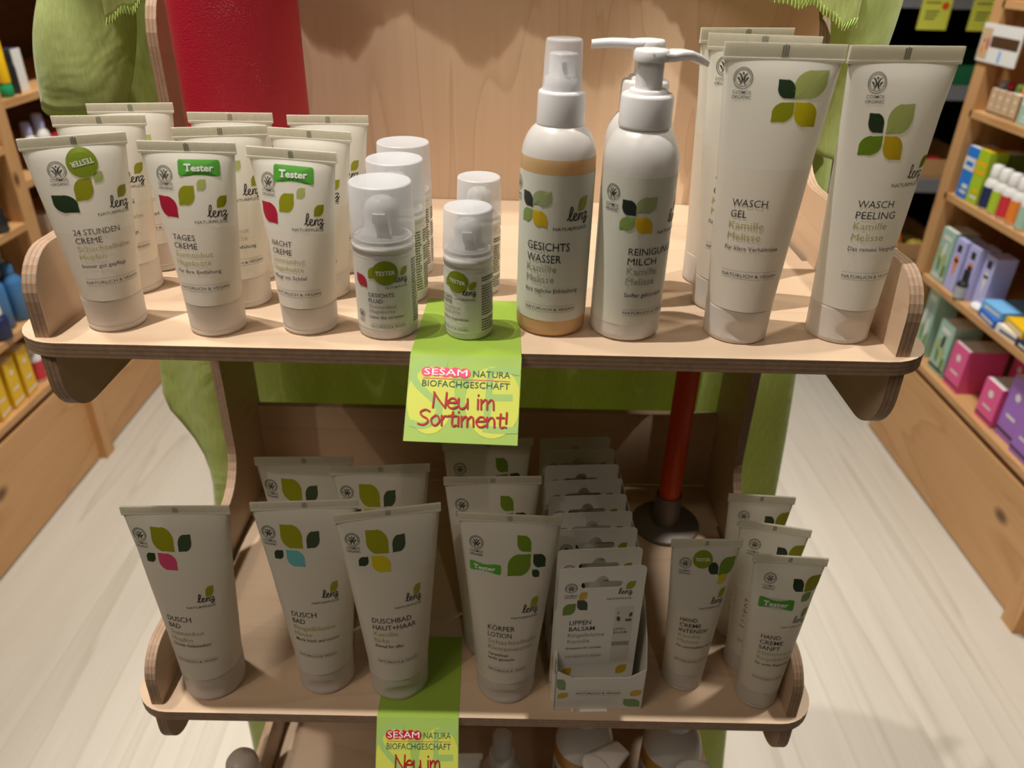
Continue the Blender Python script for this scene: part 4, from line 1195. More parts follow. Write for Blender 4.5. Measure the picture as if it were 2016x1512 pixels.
sign('shelf_sign_b', 'green and yellow folded shelf sign hanging over the edge of the second shelf', [(-.0715, .0690, ZL+.0005), (-.0132, .0685, ZL+.0005)],
     [(-.0702, -.0068, ZL+.0005), (-.0114, -.0068, ZL+.0005)], [(-.0686, -.0452, .8610), (-.0098, -.0450, .8625)])

# ------------------------------------------------------------------ candles
mb = MB(); R = .0415
mb.lathe([(R*0.93, 0), (R*0.985, .002), (R, .006), (R, .212), (R*0.96, .219), (R*0.85, .222), (R*0.3, .219), (.001, .218)], 'red_wax', 72)
t = thing('pillar_candle', 'fat rustic red pillar candle at the back left of the top shelf', 'candle', (-.1680, .1950, ZT))
link('wax_body', mb.mesh('wax_body'), t)
mb = MB(); mb.tube([(0, 0, .216), (.0005, 0, .222), (.002, 0, .228)], .0012, 'ink', 8); link('wick', mb.mesh('wick'), t)
t = thing('candle_holder', 'round brushed metal candle holder at the back right of the second shelf', 'candle holder', (.1745, .2137, ZL))
mb = MB(); mb.lathe([(.0318, 0), (.0322, .0008), (.0322, .0035), (.0316, .0042), (.0135, .0046), (.0128, .0050)], 'brushed_metal', 64, cap1=False)
link('base_plate', mb.mesh('base_plate'), t)
mb = MB(); mb.lathe([(.0128, .0040), (.0126, .0060), (.0126, .0365), (.0122, .0372), (.0108, .0372), (.0106, .0365), (.0106, .0080)], 'brushed_metal', 48)
link('socket', mb.mesh('socket'), t)
mb = MB(); mb.lathe([(.0098, 0), (.0101, .001), (.0101, .235), (.0080, .244), (.0030, .249)], 'orange_wax', 40)
t = link('taper_candle', mb.mesh('taper_candle'))
t.location = (.1745, .2137, ZL+.0085)
tag(t, 'long orange-red stick candle standing in the round metal holder', 'candle')

# ------------------------------------------------------------------ third shelf: tops of bottles
BIG = [(.0215, 0), (.0255, .001), (.0265, .004), (.0265, .150), (.0262, .158), (.0245, .169), (.0215, .178), (.0170, .185), (.0125, .189), (.0115, .190), (.0115, .193)]
def big_bottle(tint):
    out = []
    mb = MB(); liq = .159
    a = [p for p in BIG if p[1] < liq]+[(.0261, liq)]; b = [(.0261, liq)]+[p for p in BIG if p[1] > liq]
    mb.lathe(a, tint, 56, cap1=False); mb.lathe(b, 'milky_bottle', 56, cap0=False)
    out.append(('bottle_body', mb.mesh('bottle_body'), None))
    mb = MB(); wrap_label(mb, .0267, .012, .143, -2.2, 2.2, 'label_paper', 48)
    p = Pr(); p.cosmos(-26, 132, 5); p.leaf(-12, 128, 10, 12, 'nw', 'p_dark'); p.leaf(2, 130, 12, 14, 'ne', 'p_sage')
    p.lay(mb, cyl_map(.0265), .0004, .00008)
    out.append(('paper_label', mb.mesh('paper_label'), None))
    mb = MB(); ribbed(mb, .0128, .0125, .190, .209, 'white_plastic', 80)
    out.append(('screw_cap', mb.mesh('screw_cap'), None))
    return out
gB = 'large refill bottles on the third shelf'
put(big_bottle('deep_amber'), 'refill_bottle', 'large white bottle with amber liquid on the third shelf below the lip balm tray', 'bottle', (.0955, .0770, ZB), radians(-14), gB)
put(big_bottle('deep_amber'), 'refill_bottle', 'large white bottle with amber liquid at the right of the third shelf', 'bottle', (.1745, .0740, ZB), radians(-14), gB)
def small_pump(rz):
    out = []
    mb = MB()
    mb.lathe([(r_*1.0, z_*1.24) for r_, z_ in BODY], 'milky_bottle', 48); out.append(('bottle_body', mb.mesh('bottle_body'), None))
    mb = MB(); ribbed(mb, .0131, .0129, .139, .157, 'white_plastic', 80); out.append(('collar', mb.mesh('collar'), None))
    me = pump_head_mesh(.186, 0.4); me.transform(Matrix.Diagonal((1.05, 1.75, 1, 1))); me.transform(Matrix.Rotation(rz, 4, 'Z')); out.append(('pump_head', me, None))
    return out
put(small_pump(radians(40)), 'pump_bottle', 'white pump bottle on the third shelf, broad spout turned right below the counter tray', 'bottle', (.1010, .0330, ZB), 0.0, 'white pump bottles on the third shelf')
put(small_pump(radians(-80)), 'pump_bottle', 'white pump bottle at the right of the third shelf, round head seen from above', 'bottle', (.1815, .0330, ZB), 0.0, 'white pump bottles on the third shelf')
put(spray_parts('milky_bottle'), 'spray_bottle', 'small spray bottle with clear overcap on the third shelf, right of the lower green sign', 'bottle', (.0210, .0860, ZB), 0.0)
put(D1, 'shower_tube', 'white tube on the third shelf, only its top corner showing beside the lower green sign', 'tube', (-.0310, .0570, ZB), radians(2), 'tubes on the third shelf')
mb = MB()
mb.lathe([(.0150, 0), (.0178, .001), (.0182, .004), (.0182, .140), (.0160, .150), (.0125, .154)], 'milky_bottle', 48)
t = thing('lotion_bottle', 'white bottle with a domed cap at the left end of the third shelf', 'bottle', (-.2010, .0400, ZB))
link('bottle_body', mb.mesh('bottle_body'), t)
mb = MB(); mb.lathe([(.0135, .153), (.0140, .155), (.0138, .168), (.0128, .174), (.0100, .1785), (.0050, .1805), (.0005, .181)], 'tube_cap', 40); link('domed_cap', mb.mesh('domed_cap'), t)

# ------------------------------------------------------------------ green cloth draped over the stand
def sheet(name, fn, nu, nv, parent, thick=0.0008):
    vs = [fn(i/nu, j/nv) for j in range(nv+1) for i in range(nu+1)]
    fs = [(j*(nu+1)+i, j*(nu+1)+i+1, (j+1)*(nu+1)+i+1, (j+1)*(nu+1)+i) for j in range(nv) for i in range(nu)]
    mb = MB(); mb.add(vs, fs, 'green_cloth', True)
    o = link(name, mb.mesh(name), parent)
    sd = o.modifiers.new('thick', 'SOLIDIFY'); sd.thickness = thick; sd.offset = 0
    return o
def lerp(tab, x):
    if x <= tab[0][0]:
        return tab[0][1]
    for (a, b), (c, d) in zip(tab, tab[1:]):
        if x <= c:
            return b+(d-b)*(x-a)/(c-a)
    return tab[-1][1]
cloth = thing('green_drape', 'shiny lime green cloth draped over and behind the plywood display stand', 'cloth')
LEFT = [(.35, -.322), (.48, -.318), (.62, -.325), (.80, -.305), (.848, -.2985), (.89, -.2927), (.92, -.2978), (.981, -.327), (1.025, -.3235), (1.10, -.318), (1.30, -.312), (1.45, -.30)]
RIGHT = [(.35, .333), (.486, .322), (.70, .316), (.875, .312), (.951, .308), (1.027, .303), (1.2, .296), (1.30, .29), (1.45, .275)]
def back_fn(u, v):
    z = .30+(1.39-.30)*v
    xl, xr = lerp(LEFT, z), lerp(RIGHT, z)
    x = xl+(xr-xl)*u
    y = .306+.007*sin(x*58+1.0+z*1.5)+.004*sin(x*131+z*4)+.004*sin(z*9+x*7)
    k = max(0, (abs(x)-.235)/.085)
    if abs(x) > .235:
        y += -.018*k*k if x > 0 else -.014*k
    return (x, max(y, .2885 if abs(x) < .24 else .24), z)
sheet('back_fall', back_fn, 110, 60, cloth)
def left_fn(u, v):
    P = [(-.293, .282), (-.305, .272), (-.328, .266), (-.352, .272), (-.368, .288), (-.370, .304), (-.352, .316), (-.325, .320), (-.300, .314)]
    q = u*(len(P)-1); i = min(int(q), len(P)-2)
    pl = spline(P, 10)
    j = min(int(u*(len(pl)-1)+0.5), len(pl)-1)
    x, y = pl[j]
    hem = 1.268 if u < .45 else 1.268-.018*sin((u-.45)/.55*pi)
    hem += .003*sin(u*14)
    z = hem+(1.392-hem)*v
    w = 1-v
    x += .002*sin(z*40+u*5)+.26*(z-1.265)
    y += .004*sin(z*38+x*40)+.004*sin(x*90)
    return (x, y, z)
sheet('left_fall', left_fn, 80, 30, cloth)
def right_fn(u, v):
    P = [(.243, .300), (.240, .262), (.240, .232), (.248, .218), (.262, .214), (.276, .222), (.287, .236), (.293, .255), (.297, .285)]
    pl = spline(P, 10)
    j = min(int(u*(len(pl)-1)+0.5), len(pl)-1)
    x, y = pl[j]
    hem = 1.262-.010*u+.003*sin(u*9)
    z = hem+(1.385-hem)*v
    x += .003*sin(z*48+u*6)+(-.010+.012*v)*(u > .35)*0
    y += .004*sin(z*33+x*60)
    return (x, y, z)
sheet('right_fall', right_fn, 80, 30, cloth)
HEM = [(-.276, 1.3325), (-.258, 1.341), (-.244, 1.349), (-.22, 1.370), (-.17, 1.390), (-.10, 1.396), (0, 1.396), (.09, 1.390), (.14, 1.382), (.187, 1.3615), (.212, 1.3560), (.235, 1.3480), (.246, 1.346)]
VY = [(-.276, .238), (-.235, .248), (-.20, .2625), (-.1, .2645), (0, .2620), (.1, .2605), (.15, .2600), (.185, .246), (.205, .215), (.235, .200), (.246, .200)]
def hemz(x):
    return lerp(HEM, x)+.0018*sin(x*95)+.0020*sin(x*231+1)+.0012*sin(x*470)
RIDGE = [(-.276, 1.385), (-.235, 1.392), (-.19, 1.43), (-.12, 1.468), (.12, 1.468), (.19, 1.425), (.225, 1.388), (.246, 1.378)]
def val_fn(u, v):
    x = -.276+.522*u
    z0 = hemz(x); zr = max(lerp(RIDGE, x), z0+.012)
    y0 = lerp(VY, x)+.003*sin(x*70+1)
    if v < .5:
        return (x, y0, z0+(zr-z0)*v*2)
    k = (v-.5)*2
    return (x, y0+(.318-y0)*k, zr+.004*sin(k*pi))
valance = sheet('valance', val_fn, 160, 14, cloth)
mb = MB()                                            # overlocked hem: zigzag thread along the lower edge
N = 520
pts = []
for i in range(N+1):
    x = -.276+.522*i/N
    y = lerp(VY, x)+.003*sin(x*70+1)-.0012
    pts.append((x+.0006*(i % 2), y, hemz(x)+(0.0046 if i % 2 else -.0008)))
pm('thread', (0.45, 0.62, 0.14), 0.5)
mb.tube(pts, .00035, 'thread', 5)
link('hem_stitching', mb.mesh('hem_stitching'), valance)

# ------------------------------------------------------------------ shop shelving in the aisles
def rack(label, sx, xf, ylist, shelves, y0, y1, seams, name='shop_rack'):
    t = thing(name, label, 'shelving', (xf, 0, 0))
    dep = .36*sx
    a, b = sorted((0, dep))
    ys = [y0]+seams+[y1]
    for ya, yb in zip(ys, ys[1:]):
        mb = MB(); c, d = sorted((0.0, .018*sx)); mb.box(c, d, ya+.003, yb-.003, .006, .296, 'pine_y'); link('base_front', mb.mesh('base_front'), t)
    for s_ in seams:
        mb = MB(); c, d = sorted((-.022*sx, .010*sx)); mb.box(c, d, s_-.024, s_+.024, .0, .296, 'pine_z'); link('stile', mb.mesh('stile'), t)
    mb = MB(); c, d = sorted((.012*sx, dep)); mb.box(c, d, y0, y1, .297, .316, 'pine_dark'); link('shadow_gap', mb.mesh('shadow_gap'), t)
    for (za, ya, yb) in shelves:
        mb = MB(); mb.box(a, b, ya, yb, za-.018, za, 'pine_y'); link('shelf', mb.mesh('shelf'), t)
    for yp in ylist:
        for xx in (0.0, dep-.03*sx):
            mb = MB(); c, d = sorted((xx, xx+.035*sx)); mb.box(c, d, yp, yp+.05, .0 if xx else .31, 1.6, 'pine_z'); link('post', mb.mesh('post'), t)
        mb = MB(); c, d = sorted((.035*sx, dep-.03*sx)); mb.box(c, d, yp+.01, yp+.04, .31, 1.6, 'pine_z'); link('side_frame', mb.mesh('side_frame'), t)
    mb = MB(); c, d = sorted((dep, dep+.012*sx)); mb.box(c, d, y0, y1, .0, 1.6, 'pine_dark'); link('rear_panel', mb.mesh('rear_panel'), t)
    return t
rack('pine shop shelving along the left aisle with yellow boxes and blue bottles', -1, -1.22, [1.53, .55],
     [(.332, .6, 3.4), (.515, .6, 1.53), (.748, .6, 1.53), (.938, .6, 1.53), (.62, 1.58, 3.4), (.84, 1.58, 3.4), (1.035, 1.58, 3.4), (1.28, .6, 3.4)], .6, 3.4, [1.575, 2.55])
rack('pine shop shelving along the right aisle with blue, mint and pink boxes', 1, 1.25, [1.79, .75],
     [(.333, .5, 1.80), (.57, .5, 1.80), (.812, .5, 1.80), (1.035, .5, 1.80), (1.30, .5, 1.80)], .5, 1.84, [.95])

pm('box_yellow', (.85, .52, .01), .45); pm('box_white', (.80, .80, .78), .45); pm('box_navy', (.015, .025, .10), .45); pm('box_blue', (.02, .22, .75), .45)
pm('box_lime', (.42, .62, .03), .45); pm('box_mint', (.38, .60, .50), .45); pm('box_pink', (.80, .10, .32), .45); pm('box_purple', (.36, .16, .62), .45)
pm('box_lilac', (.50, .52, .90), .45); pm('box_orange', (.85, .24, .03), .45); pm('box_tan', (.62, .44, .26), .5); pm('box_dark', (.02, .02, .022), .35)
pm('bottle_blue', (.06, .20, .45), .35); pm('bottle_grey', (.40, .44, .50), .35); pm('box_red', (.62, .03, .05), .45); pm('bottle_green', (.02, .32, .12), .4)
pm('box_moss', (.12, .22, .04), .45); pm('pad_blue', (.04, .16, .62), .6); pm('pad_sky', (.18, .48, .85), .6); pm('box_brown', (.09, .045, .02), .5)
def carton(label, x, y, z, dx, dy, h, mats, rz=0.0, sx=1, art=None, group=None, name='product_box'):
    """carton whose aisle face is at x; mats = (body, band/print colours...)"""
    t = thing(name, label, 'box', (x, y, z), rz, group)
    mb = MB(); a, b = sorted((0, dx*sx)); mb.box(a, b, -dy/2, dy/2, 0, h, mats[0])
    p = Pr()
    W_, H_ = dy*1000, h*1000
    if art == 'leaf':
        for k in range(5):
            p.leaf((k-2)*W_*.15, H_*(.22+.10*((k*7) % 5)), W_*.22, H_*.26, 'ne' if k % 2 else 'nw', mats[1+k % (len(mats)-1)])
        p.rect(-W_*.5, W_*.5, H_*.06, H_*.12, mats[-1], 1); p.rect(-W_*.3, W_*.3, H_*.80, H_*.88, 'box_white', 1)
    elif art == 'band':
        p.rect(-W_*.5, W_*.5, H_*.55, H_*.80, mats[1], 1); p.rect(-W_*.35, W_*.35, H_*.63, H_*.72, mats[0], 2); p.rect(-W_*.4, W_*.1, H_*.2, H_*.28, mats[1], 1); p.rect(-W_*.4, W_*.2, H_*.1, H_*.15, mats[-1], 1)
    elif art == 'cone':
        p.poly([(-W_*.22, H_*.62), (W_*.22, H_*.62), (0, H_*.22)], [(0, 1, 2)], mats[1], 1); p.disc(0, H_*.62, W_*.22, mats[1], 1, 20, H_*.07)
        p.rect(-W_*.2, W_*.2, H_*.76, H_*.90, mats[-1], 1)
    elif art == 'dots':
        p.disc(0, H_*.72, W_*.14, 'box_white', 1, 18); p.rect(-W_*.25, W_*.25, H_*.35, H_*.40, 'box_white', 1); p.rect(-W_*.5, W_*.5, H_*.08, H_*.13, mats[-1], 1)
    p.lay(mb, lambda s, zz, l: (-sx*l, s/1000, zz/1000), .0003, .0002)
    link('carton', mb.mesh('carton'), t)
    mb = MB(); mb.box(a+.002, b-.002, -dy/2+.002, dy/2-.002, h, h+.0008, mats[1] if art in ('band', None) and len(mats) > 1 else ('box_white' if art in ('leaf', 'dots') else mats[0])); link('lid', mb.mesh('lid'), t)
    return t
def flask(label, x, y, z, r, h, mat, cap, capr=None, caph=None, lab=None, group=None, name='bottle', cat='bottle', nozzle=False):
    t = thing(name, label, cat, (x, y, z), 0, group)
    caph = caph or h*.18; capr = capr or r*.6
    hb = h-caph
    mb = MB(); mb.lathe([(r*.9, 0), (r, .003), (r, hb*.78), (r*.9, hb*.88), (capr*.95, hb*.96), (capr*.9, hb)], mat, 28); link('bottle_body', mb.mesh('bottle_body'), t)
    mb = MB()
    if nozzle:
        mb.lathe([(capr, hb), (capr, hb+caph*.4), (capr*.45, hb+caph*.5), (capr*.35, h)], cap, 20)
    else:
        mb.lathe([(capr, hb), (capr*1.02, hb+.002), (capr*.96, h-.003), (capr*.8, h)], cap, 24)
    link('cap', mb.mesh('cap'), t)
    if lab:
        mb = MB(); wrap_label(mb, r+.0004, hb*.08, hb*.70, -pi, pi, lab, 24); link('paper_label', mb.mesh('paper_label'), t)
    return t
# left rack
gy = 'yellow boxes on the lowest left shelf'
carton('yellow box nearest the camera on the lowest shelf of the left aisle', -1.235, 1.262, .333, .06, .050, .125, ('box_yellow', 'box_white', 'box_white'), 0.15, -1, 'dots', gy)
carton('yellow box in the middle of the lowest left shelf', -1.235, 1.322, .333, .06, .050, .128, ('box_yellow', 'box_white', 'box_white'), 0.1, -1, 'dots', gy)
carton('yellow box farthest along the lowest left shelf, tallest of its row', -1.235, 1.382, .333, .06, .050, .132, ('box_yellow', 'box_white', 'box_white'), 0.1, -1, 'dots', gy)
flask('white bottle with a red label at the far end of the row of yellow boxes', -1.26, 1.452, .333, .022, .105, 'box_white', 'box_white', lab='box_red')
carton('sky blue box behind the yellow boxes on the lowest left shelf', -1.30, 1.41, .333, .05, .04, .135, ('pad_sky', 'box_white', 'box_white'), 0, -1, 'band')
gb = 'blue bottles on the second left shelf'
flask('small dark navy bottle with a white cap at the left picture edge', -1.235, 1.335, .516, .024, .085, 'box_navy', 'box_white', .015, .022, None, gb)
flask('tall blue bottle on the second left shelf, nearest to the stand', -1.255, 1.455, .516, .027, .150, 'bottle_blue', 'bottle_blue', .014, .025, None, gb)
flask('tall blue bottle on the second left shelf, nearer the picture edge', -1.265, 1.395, .516, .027, .155, 'bottle_blue', 'bottle_blue', .014, .025, None, gb)
flask('pale grey bottle with a white nozzle behind the blue bottles', -1.31, 1.455, .516, .023, .185, 'bottle_grey', 'box_white', .013, .045, None, 'grey nozzle bottles on the second left shelf', nozzle=True)
flask('second pale grey nozzle bottle, farther back beside the rack post', -1.31, 1.505, .516, .021, .200, 'bottle_grey', 'box_white', .013, .05, None, 'grey nozzle bottles on the second left shelf', nozzle=True)
for k, (yy, hh, lb) in enumerate(((1.40, .075, 'squat black jar on the third left shelf at the picture edge'), (1.455, .062, 'squat black jar on the third left shelf beside the rack post'))):
    flask(lb, -1.245, yy, .749, .026, hh, 'box_dark', 'box_dark', .024, .02, None, 'black jars on the third left shelf', 'jar', 'jar')
flask('yellow tube with a green cap standing on the upper left shelf', -1.245, 1.640, 1.036, .020, .150, 'bottle_green', 'box_yellow', .019, .118, None, None, 'yellow_tube', 'tube')
flask('slim black bottle beside the yellow tube on the upper left shelf', -1.245, 1.685, 1.036, .013, .105, 'box_dark', 'box_dark', .010, .03)
carton('white box next to the slim black bottle on the upper left shelf', -1.245, 1.728, 1.036, .04, .040, .100, ('box_white', 'box_navy', 'box_navy'), 0, -1, None)
flask('pale bottle with a bluish cap below the left green cloth, nearer the post', -1.26, 1.705, .841, .020, .120, 'box_white', 'box_lilac', .013, .03, None, 'pale bottles below the left cloth')
flask('pale bottle with a bluish cap below the left green cloth, farther from the post', -1.26, 1.765, .841, .022, .130, 'box_white', 'box_lilac', .014, .035, None, 'pale bottles below the left cloth')
carton('small red box beside the pale bottles on the left rack', -1.255, 1.825, .841, .05, .05, .065, ('box_red', 'box_red'), 0, -1, None)
carton('white box low on the left rack just behind the plywood corner', -1.29, 1.745, .621, .05, .035, .085, ('box_white', 'bottle_grey', 'bottle_grey'), 0, -1, None)
# right rack, shelf 0.812
gl = 'blue and lime cartons on the right rack'
carton('blue and white carton at the far end of the right rack, beside the post', 1.262, 1.745, .813, .060, .052, .135, ('box_blue', 'box_white', 'box_white'), 0, 1, 'band', gl)
carton('lime green carton next to the blue one, in the front', 1.262, 1.690, .813, .050, .052, .138, ('box_lime', 'box_yellow', 'box_white'), 0, 1, 'band', gl)
carton('dark green sided carton behind the lime green one', 1.316, 1.690, .813, .050, .052, .134, ('box_moss', 'box_white', 'box_white'), 0, 1, None, gl)
carton('dark green sided carton farthest in behind the lime green one', 1.370, 1.690, .813, .050, .052, .130, ('box_moss', 'box_white', 'box_white'), 0, 1, None, gl)
for yy, lb, nm in ((1.634, 'box_navy', 'navy'), (1.592, 'box_lime', 'lime'), (1.550, 'box_red', 'pinkish red'), (1.508, 'box_orange', 'orange')):
    flask('white capped bottle with a %s label on the right rack' % nm, 1.275, yy, .813, .020, .115, 'box_white', 'box_white', .015, .030, lb, 'white bottles with coloured labels')
flask('white bottle with a pale green label at the right picture edge', 1.275, 1.462, .813, .021, .112, 'box_white', 'box_white', .015, .03, 'box_mint', 'white bottles with coloured labels')
# right rack, shelf 0.57
carton('mint green leaf-print box beside the post on the middle right shelf', 1.262, 1.735, .571, .065, .070, .150, ('box_mint', 'p_green', 'p_light', 'box_white'), 0, 1, 'leaf')
gc = 'lilac boxes with an orange cone'
carton('lilac box with an orange cone, beside the mint green box', 1.262, 1.665, .571, .055, .052, .145, ('box_lilac', 'box_orange', 'box_dark'), 0, 1, 'cone', gc)
carton('lilac box with an orange cone, right behind the dropper bottle', 1.270, 1.608, .571, .055, .052, .145, ('box_lilac', 'box_orange', 'box_dark'), 0, 1, 'cone', gc)
carton('lilac box with a plain side, nearest the picture edge', 1.285, 1.552, .571, .055, .050, .140, ('box_lilac', 'box_white', 'box_dark'), 0, 1, 'cone', gc)
flask('small black dropper bottle with pale label in front of the lilac boxes', 1.262, 1.600, .571, .016, .085, 'box_dark', 'box_dark', .008, .032, 'bottle_grey', None, 'dropper_bottle')
gp = 'flat packs on the middle right shelf'
for k, (yy, zz, mt, lb) in enumerate(((1.45, .571, 'pad_blue', 'deep blue flat pack at the bottom of the stack on the middle right shelf'), (1.45, .593, 'pad_sky', 'light blue flat pack lying on the deep blue one'), (1.35, .571, 'box_white', 'white flat pack with a yellow strip at the right picture edge'), (1.345, .592, 'box_yellow', 'yellow strip pack lying on the white one'), (1.27, .571, 'box_navy', 'navy and white flat pack nearest the camera'))):
    mb = MB(); mb.box(0, .14, -.045, .045, 0, .021, mt)
    p_ = Pr(); p_.rect(-38, 30, 6, 12, 'box_white' if mt != 'box_white' else 'box_navy', 1); p_.lay(mb, lambda s, zz_, l: (-l, s/1000, zz_/1000), .0003, .0001)
    o = link('flat_pack', mb.mesh('flat_pack')); o.location = (1.255+.006*(k % 2), yy, zz); o.rotation_euler = (0, 0, .1*(k % 3)-.1)
    tag(o, lb, 'pack', gp)
mb = MB(); mb.lathe([(.030, 0), (.034, .001), (.034, .010), (.030, .012), (.012, .012)], 'box_white', 32)
o = link('white_dish', mb.mesh('white_dish')); o.location = (1.292, 1.525, .571); tag(o, 'small round white dish between the dropper bottle and the flat packs', 'dish')
# right rack, lowest shelf
gm = 'mint boxes on the lowest right shelf'
carton('mint green leaf-print box at the far end of the lowest right shelf', 1.275, 1.735, .334, .065, .060, .215, ('box_mint', 'p_green', 'box_white', 'bottle_grey'), 0, 1, 'leaf', gm)
carton('mint green leaf-print box beside the pink boxes', 1.268, 1.612, .334, .080, .075, .155, ('box_mint', 'p_green', 'p_light', 'box_dark'), 0, 1, 'leaf', gm)
gk = 'pink boxes on the lowest right shelf'
carton('pink box directly beside the mint box on the lowest right shelf', 1.268, 1.520, .334, .110, .075, .128, ('box_pink', 'box_white', 'box_dark'), 0, 1, 'dots', gk)
carton('pink box farther in behind the front pink ones', 1.400, 1.455, .334, .070, .070, .128, ('box_pink', 'box_white', 'box_dark'), 0, 1, 'dots', gk)
carton('pink box in front of the purple ones at the right edge', 1.268, 1.345, .334, .080, .075, .110, ('box_pink', 'box_white', 'box_dark'), 0, 1, 'dots', gk)
gq = 'purple boxes on the lowest right shelf'
carton('tall purple box behind the front pink box', 1.275, 1.258, .334, .085, .075, .165, ('box_purple', 'box_blue', 'box_dark'), 0, 1, 'dots', gq)
carton('purple box nearest the camera at the right picture edge', 1.265, 1.175, .334, .085, .075, .130, ('box_purple', 'box_white', 'box_dark'), 0, 1, 'dots', gq)
# right rack, top shelf
gt = 'small tan cartons on the top right shelf'
for k, (yy, mt, nm) in enumerate(((1.735, 'bottle_grey', 'grey'), (1.702, 'box_red', 'crimson'), (1.669, 'box_moss', 'dark green'), (1.636, 'box_orange', 'orange brown'))):
    carton('small tan carton with a %s top on the top right shelf' % nm, 1.262, yy, 1.036, .045, .030, .062, ('box_tan', 'box_brown', 'box_brown'), 0, 1, 'dots', gt)
    mb = MB(); mb.lathe([(.011, 0), (.012, .002), (.012, .016), (.010, .019)], mt, 24)
    o = link('stopper', mb.mesh('stopper')); o.location = (1.284, yy, 1.0992); tag(o, '%s stopper standing on the tan carton below it' % nm, 'stopper', gt)
carton('mint and white box at the right edge of the top right shelf', 1.262, 1.585, 1.036, .06, .045, .080, ('box_mint', 'box_white', 'box_white'), 0, 1, 'band')
carton('black carton with an orange corner above the photo card', 1.300, 1.665, 1.301, .05, .05, .10, ('box_dark', 'box_orange', 'box_white'), 0, 1, 'band')
# photo card clipped across the post
mb = MB(); mb.box(-.004, -.001, 1.66, 1.842, 1.155, 1.245, 'box_white')
p_ = Pr()
p_.rect(-88, -44, -38, 34, 'box_tan', 1); p_.rect(-40, 84, -8, 18, 'box_brown', 1); p_.disc(-74, -18, 6, 'box_orange', 2, 16, 11); p_.disc(-70, 4, 4, 'box_navy', 2, 14); p_.disc(-52, -2, 5, 'box_red', 2, 14, 16)
p_.rect(10, 20, -40, -14, 'pad_sky', 2)
p_.lay(mb, lambda s, z, l: (-.004-l, 1.751-s/1000, 1.200+z/1000), .0002, .0002)
o = link('photo_card', mb.mesh('photo_card')); o.location = (1.249, 0, 0); tag(o, 'white bordered photo card fixed across the post of the right rack', 'card')

# ------------------------------------------------------------------ dark produce rack far behind on the right
pm('rack_black', (.010, .010, .011), .6); pm('rack_rail', (.22, .22, .23), .4); pm('crate_green', (.02, .16, .06), .5)
t = thing('produce_rack', 'dark produce rack with crates of fruit beyond the right aisle', 'rack', (0, 0, 0))
for zz in (.30, .64, .98, 1.28):
    mb = MB(); mb.box(1.20, 2.40, 2.62, 3.10, zz-.03, zz, 'rack_black'); link('deck', mb.mesh('deck'), t)
    mb = MB(); mb.box(1.20, 2.40, 2.600, 2.618, zz-.045, zz+.005, 'rack_rail'); link('price_rail', mb.mesh('price_rail'), t)
mb = MB(); mb.box(1.20, 2.40, 3.10, 3.13, 0, 1.6, 'rack_black'); link('rear_panel', mb.mesh('rear_panel'), t)
for xx in (1.20, 2.37):
    mb = MB(); mb.box(xx, xx+.03, 2.62, 3.10, 0, 1.6, 'rack_black'); link('side_panel', mb.mesh('side_panel'), t)
pm('tag_yellow', (.80, .82, .10), .5); pm('tag_red', (.80, .10, .02), .5)
for xx, lb in ((1.478, 'yellow price tag with a red dot hanging from the far rack, left of two'), (1.655, 'yellow price tag with a red dot hanging from the far rack, right of two')):
    mb = MB(); mb.box(-.052, .052, -.002, 0, -.10, 0, 'tag_yellow')
    p_ = Pr(); p_.disc(30, -24, 12, 'tag_red', 1, 20); p_.text('1,99', -34, -62, 20, 'ink_soft', 44) if False else None
    for q in range(3):
        p_.rect(-34, 14-6*q, -44-11*q, -40-11*q, 'ink_soft', 1)
    p_.rect(-40, 12, -16, -12, 'ink_soft', 1)
    p_.lay(mb, lambda s, z, l: (s/1000, -.002-l, z/1000), .0004, .0004)
    o = link('price_tag', mb.mesh('price_tag')); o.location = (xx, 2.598, 1.268); tag(o, lb, 'price tag', 'yellow price tags')
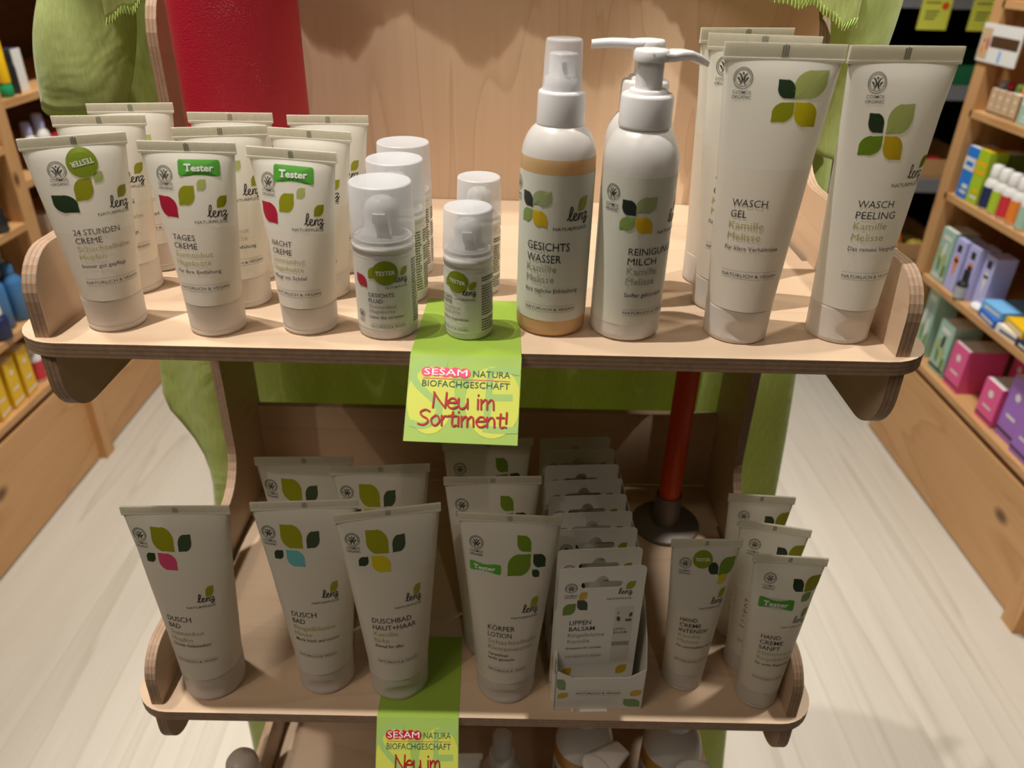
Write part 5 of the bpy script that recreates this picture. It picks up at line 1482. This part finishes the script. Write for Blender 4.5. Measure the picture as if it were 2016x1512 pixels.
def crate(x, z, w, label, mat='pine_y', name='fruit_crate'):
    t = thing(name, label, 'crate', (x, 2.64, z))
    for nm, bx in (('front_board', (-w/2, w/2, 0, .012, .005, .07)), ('rear_board', (-w/2, w/2, .30, .312, .005, .10)), ('end_board', (-w/2, -w/2+.012, .012, .30, .005, .10)), ('end_board', (w/2-.012, w/2, .012, .30, .005, .10)), ('bottom_board', (-w/2, w/2, 0, .312, 0, .006))):
        mb = MB(); mb.box(*bx, mat); link(nm, mb.mesh(nm), t)
crate(1.62, .64, .30, 'wooden fruit crate with red apples on the far rack')
crate(1.62, .30, .30, 'wooden crate with orange squash and yellow fruit on the far rack')
crate(1.70, .98, .30, 'green plastic crate high on the far rack', 'crate_green', 'plastic_crate')
pm('apple_red', (.45, .02, .02), .3, var=.3, vscale=20); pm('apple_yellow', (.62, .50, .08), .3, var=.2, vscale=20); pm('fruit_orange', (.75, .20, .01), .3)
def fruit(x, y, z, r, mat, label, group, name, cat):
    t = thing(name, label, cat, (x, y, z), 0, group)
    mb = MB(); mb.lathe([(.002, 0), (r*.5, r*.06), (r*.86, r*.42), (r, r*.95), (r*.86, r*1.45), (r*.5, r*1.76), (r*.2, r*1.78), (.002, r*1.66)], mat, 24); link('flesh', mb.mesh('flesh'), t)
    mb = MB(); mb.tube([(0, 0, r*1.66), (r*.1, 0, r*1.95)], r*.06, 'box_brown', 6); link('stem', mb.mesh('stem'), t)
for k, (x, y, r, m_, lb) in enumerate(((1.525, 2.70, .036, 'apple_red', 'red apple at the left front of the far crate'), (1.600, 2.69, .036, 'apple_red', 'red apple in the middle front of the far crate'), (1.675, 2.70, .036, 'apple_red', 'red apple at the right front of the far crate'), (1.545, 2.79, .036, 'apple_yellow', 'yellow apple behind the red ones, left'), (1.640, 2.80, .036, 'apple_yellow', 'yellow apple behind the red ones, right'))):
    fruit(x, y, .647, r, m_, lb, 'apples in the far crate', 'apple', 'apple')
fruit(1.595, 2.72, .307, .055, 'fruit_orange', 'round orange squash in the lower far crate', None, 'squash', 'squash')
for x, y, lb in ((1.70, 2.70, 'yellow fruit right of the orange squash'), (1.71, 2.80, 'yellow fruit behind the others in the lower far crate')):
    fruit(x, y, .307, .036, 'apple_yellow', lb, 'yellow fruit in the lower far crate', 'apple', 'apple')
carton('small white and red pack at the foot of the far rack', 1.60, 2.62, .12, .09, .05, .12, ('box_lilac', 'box_red', 'box_orange'), -1.57, 1, 'dots')
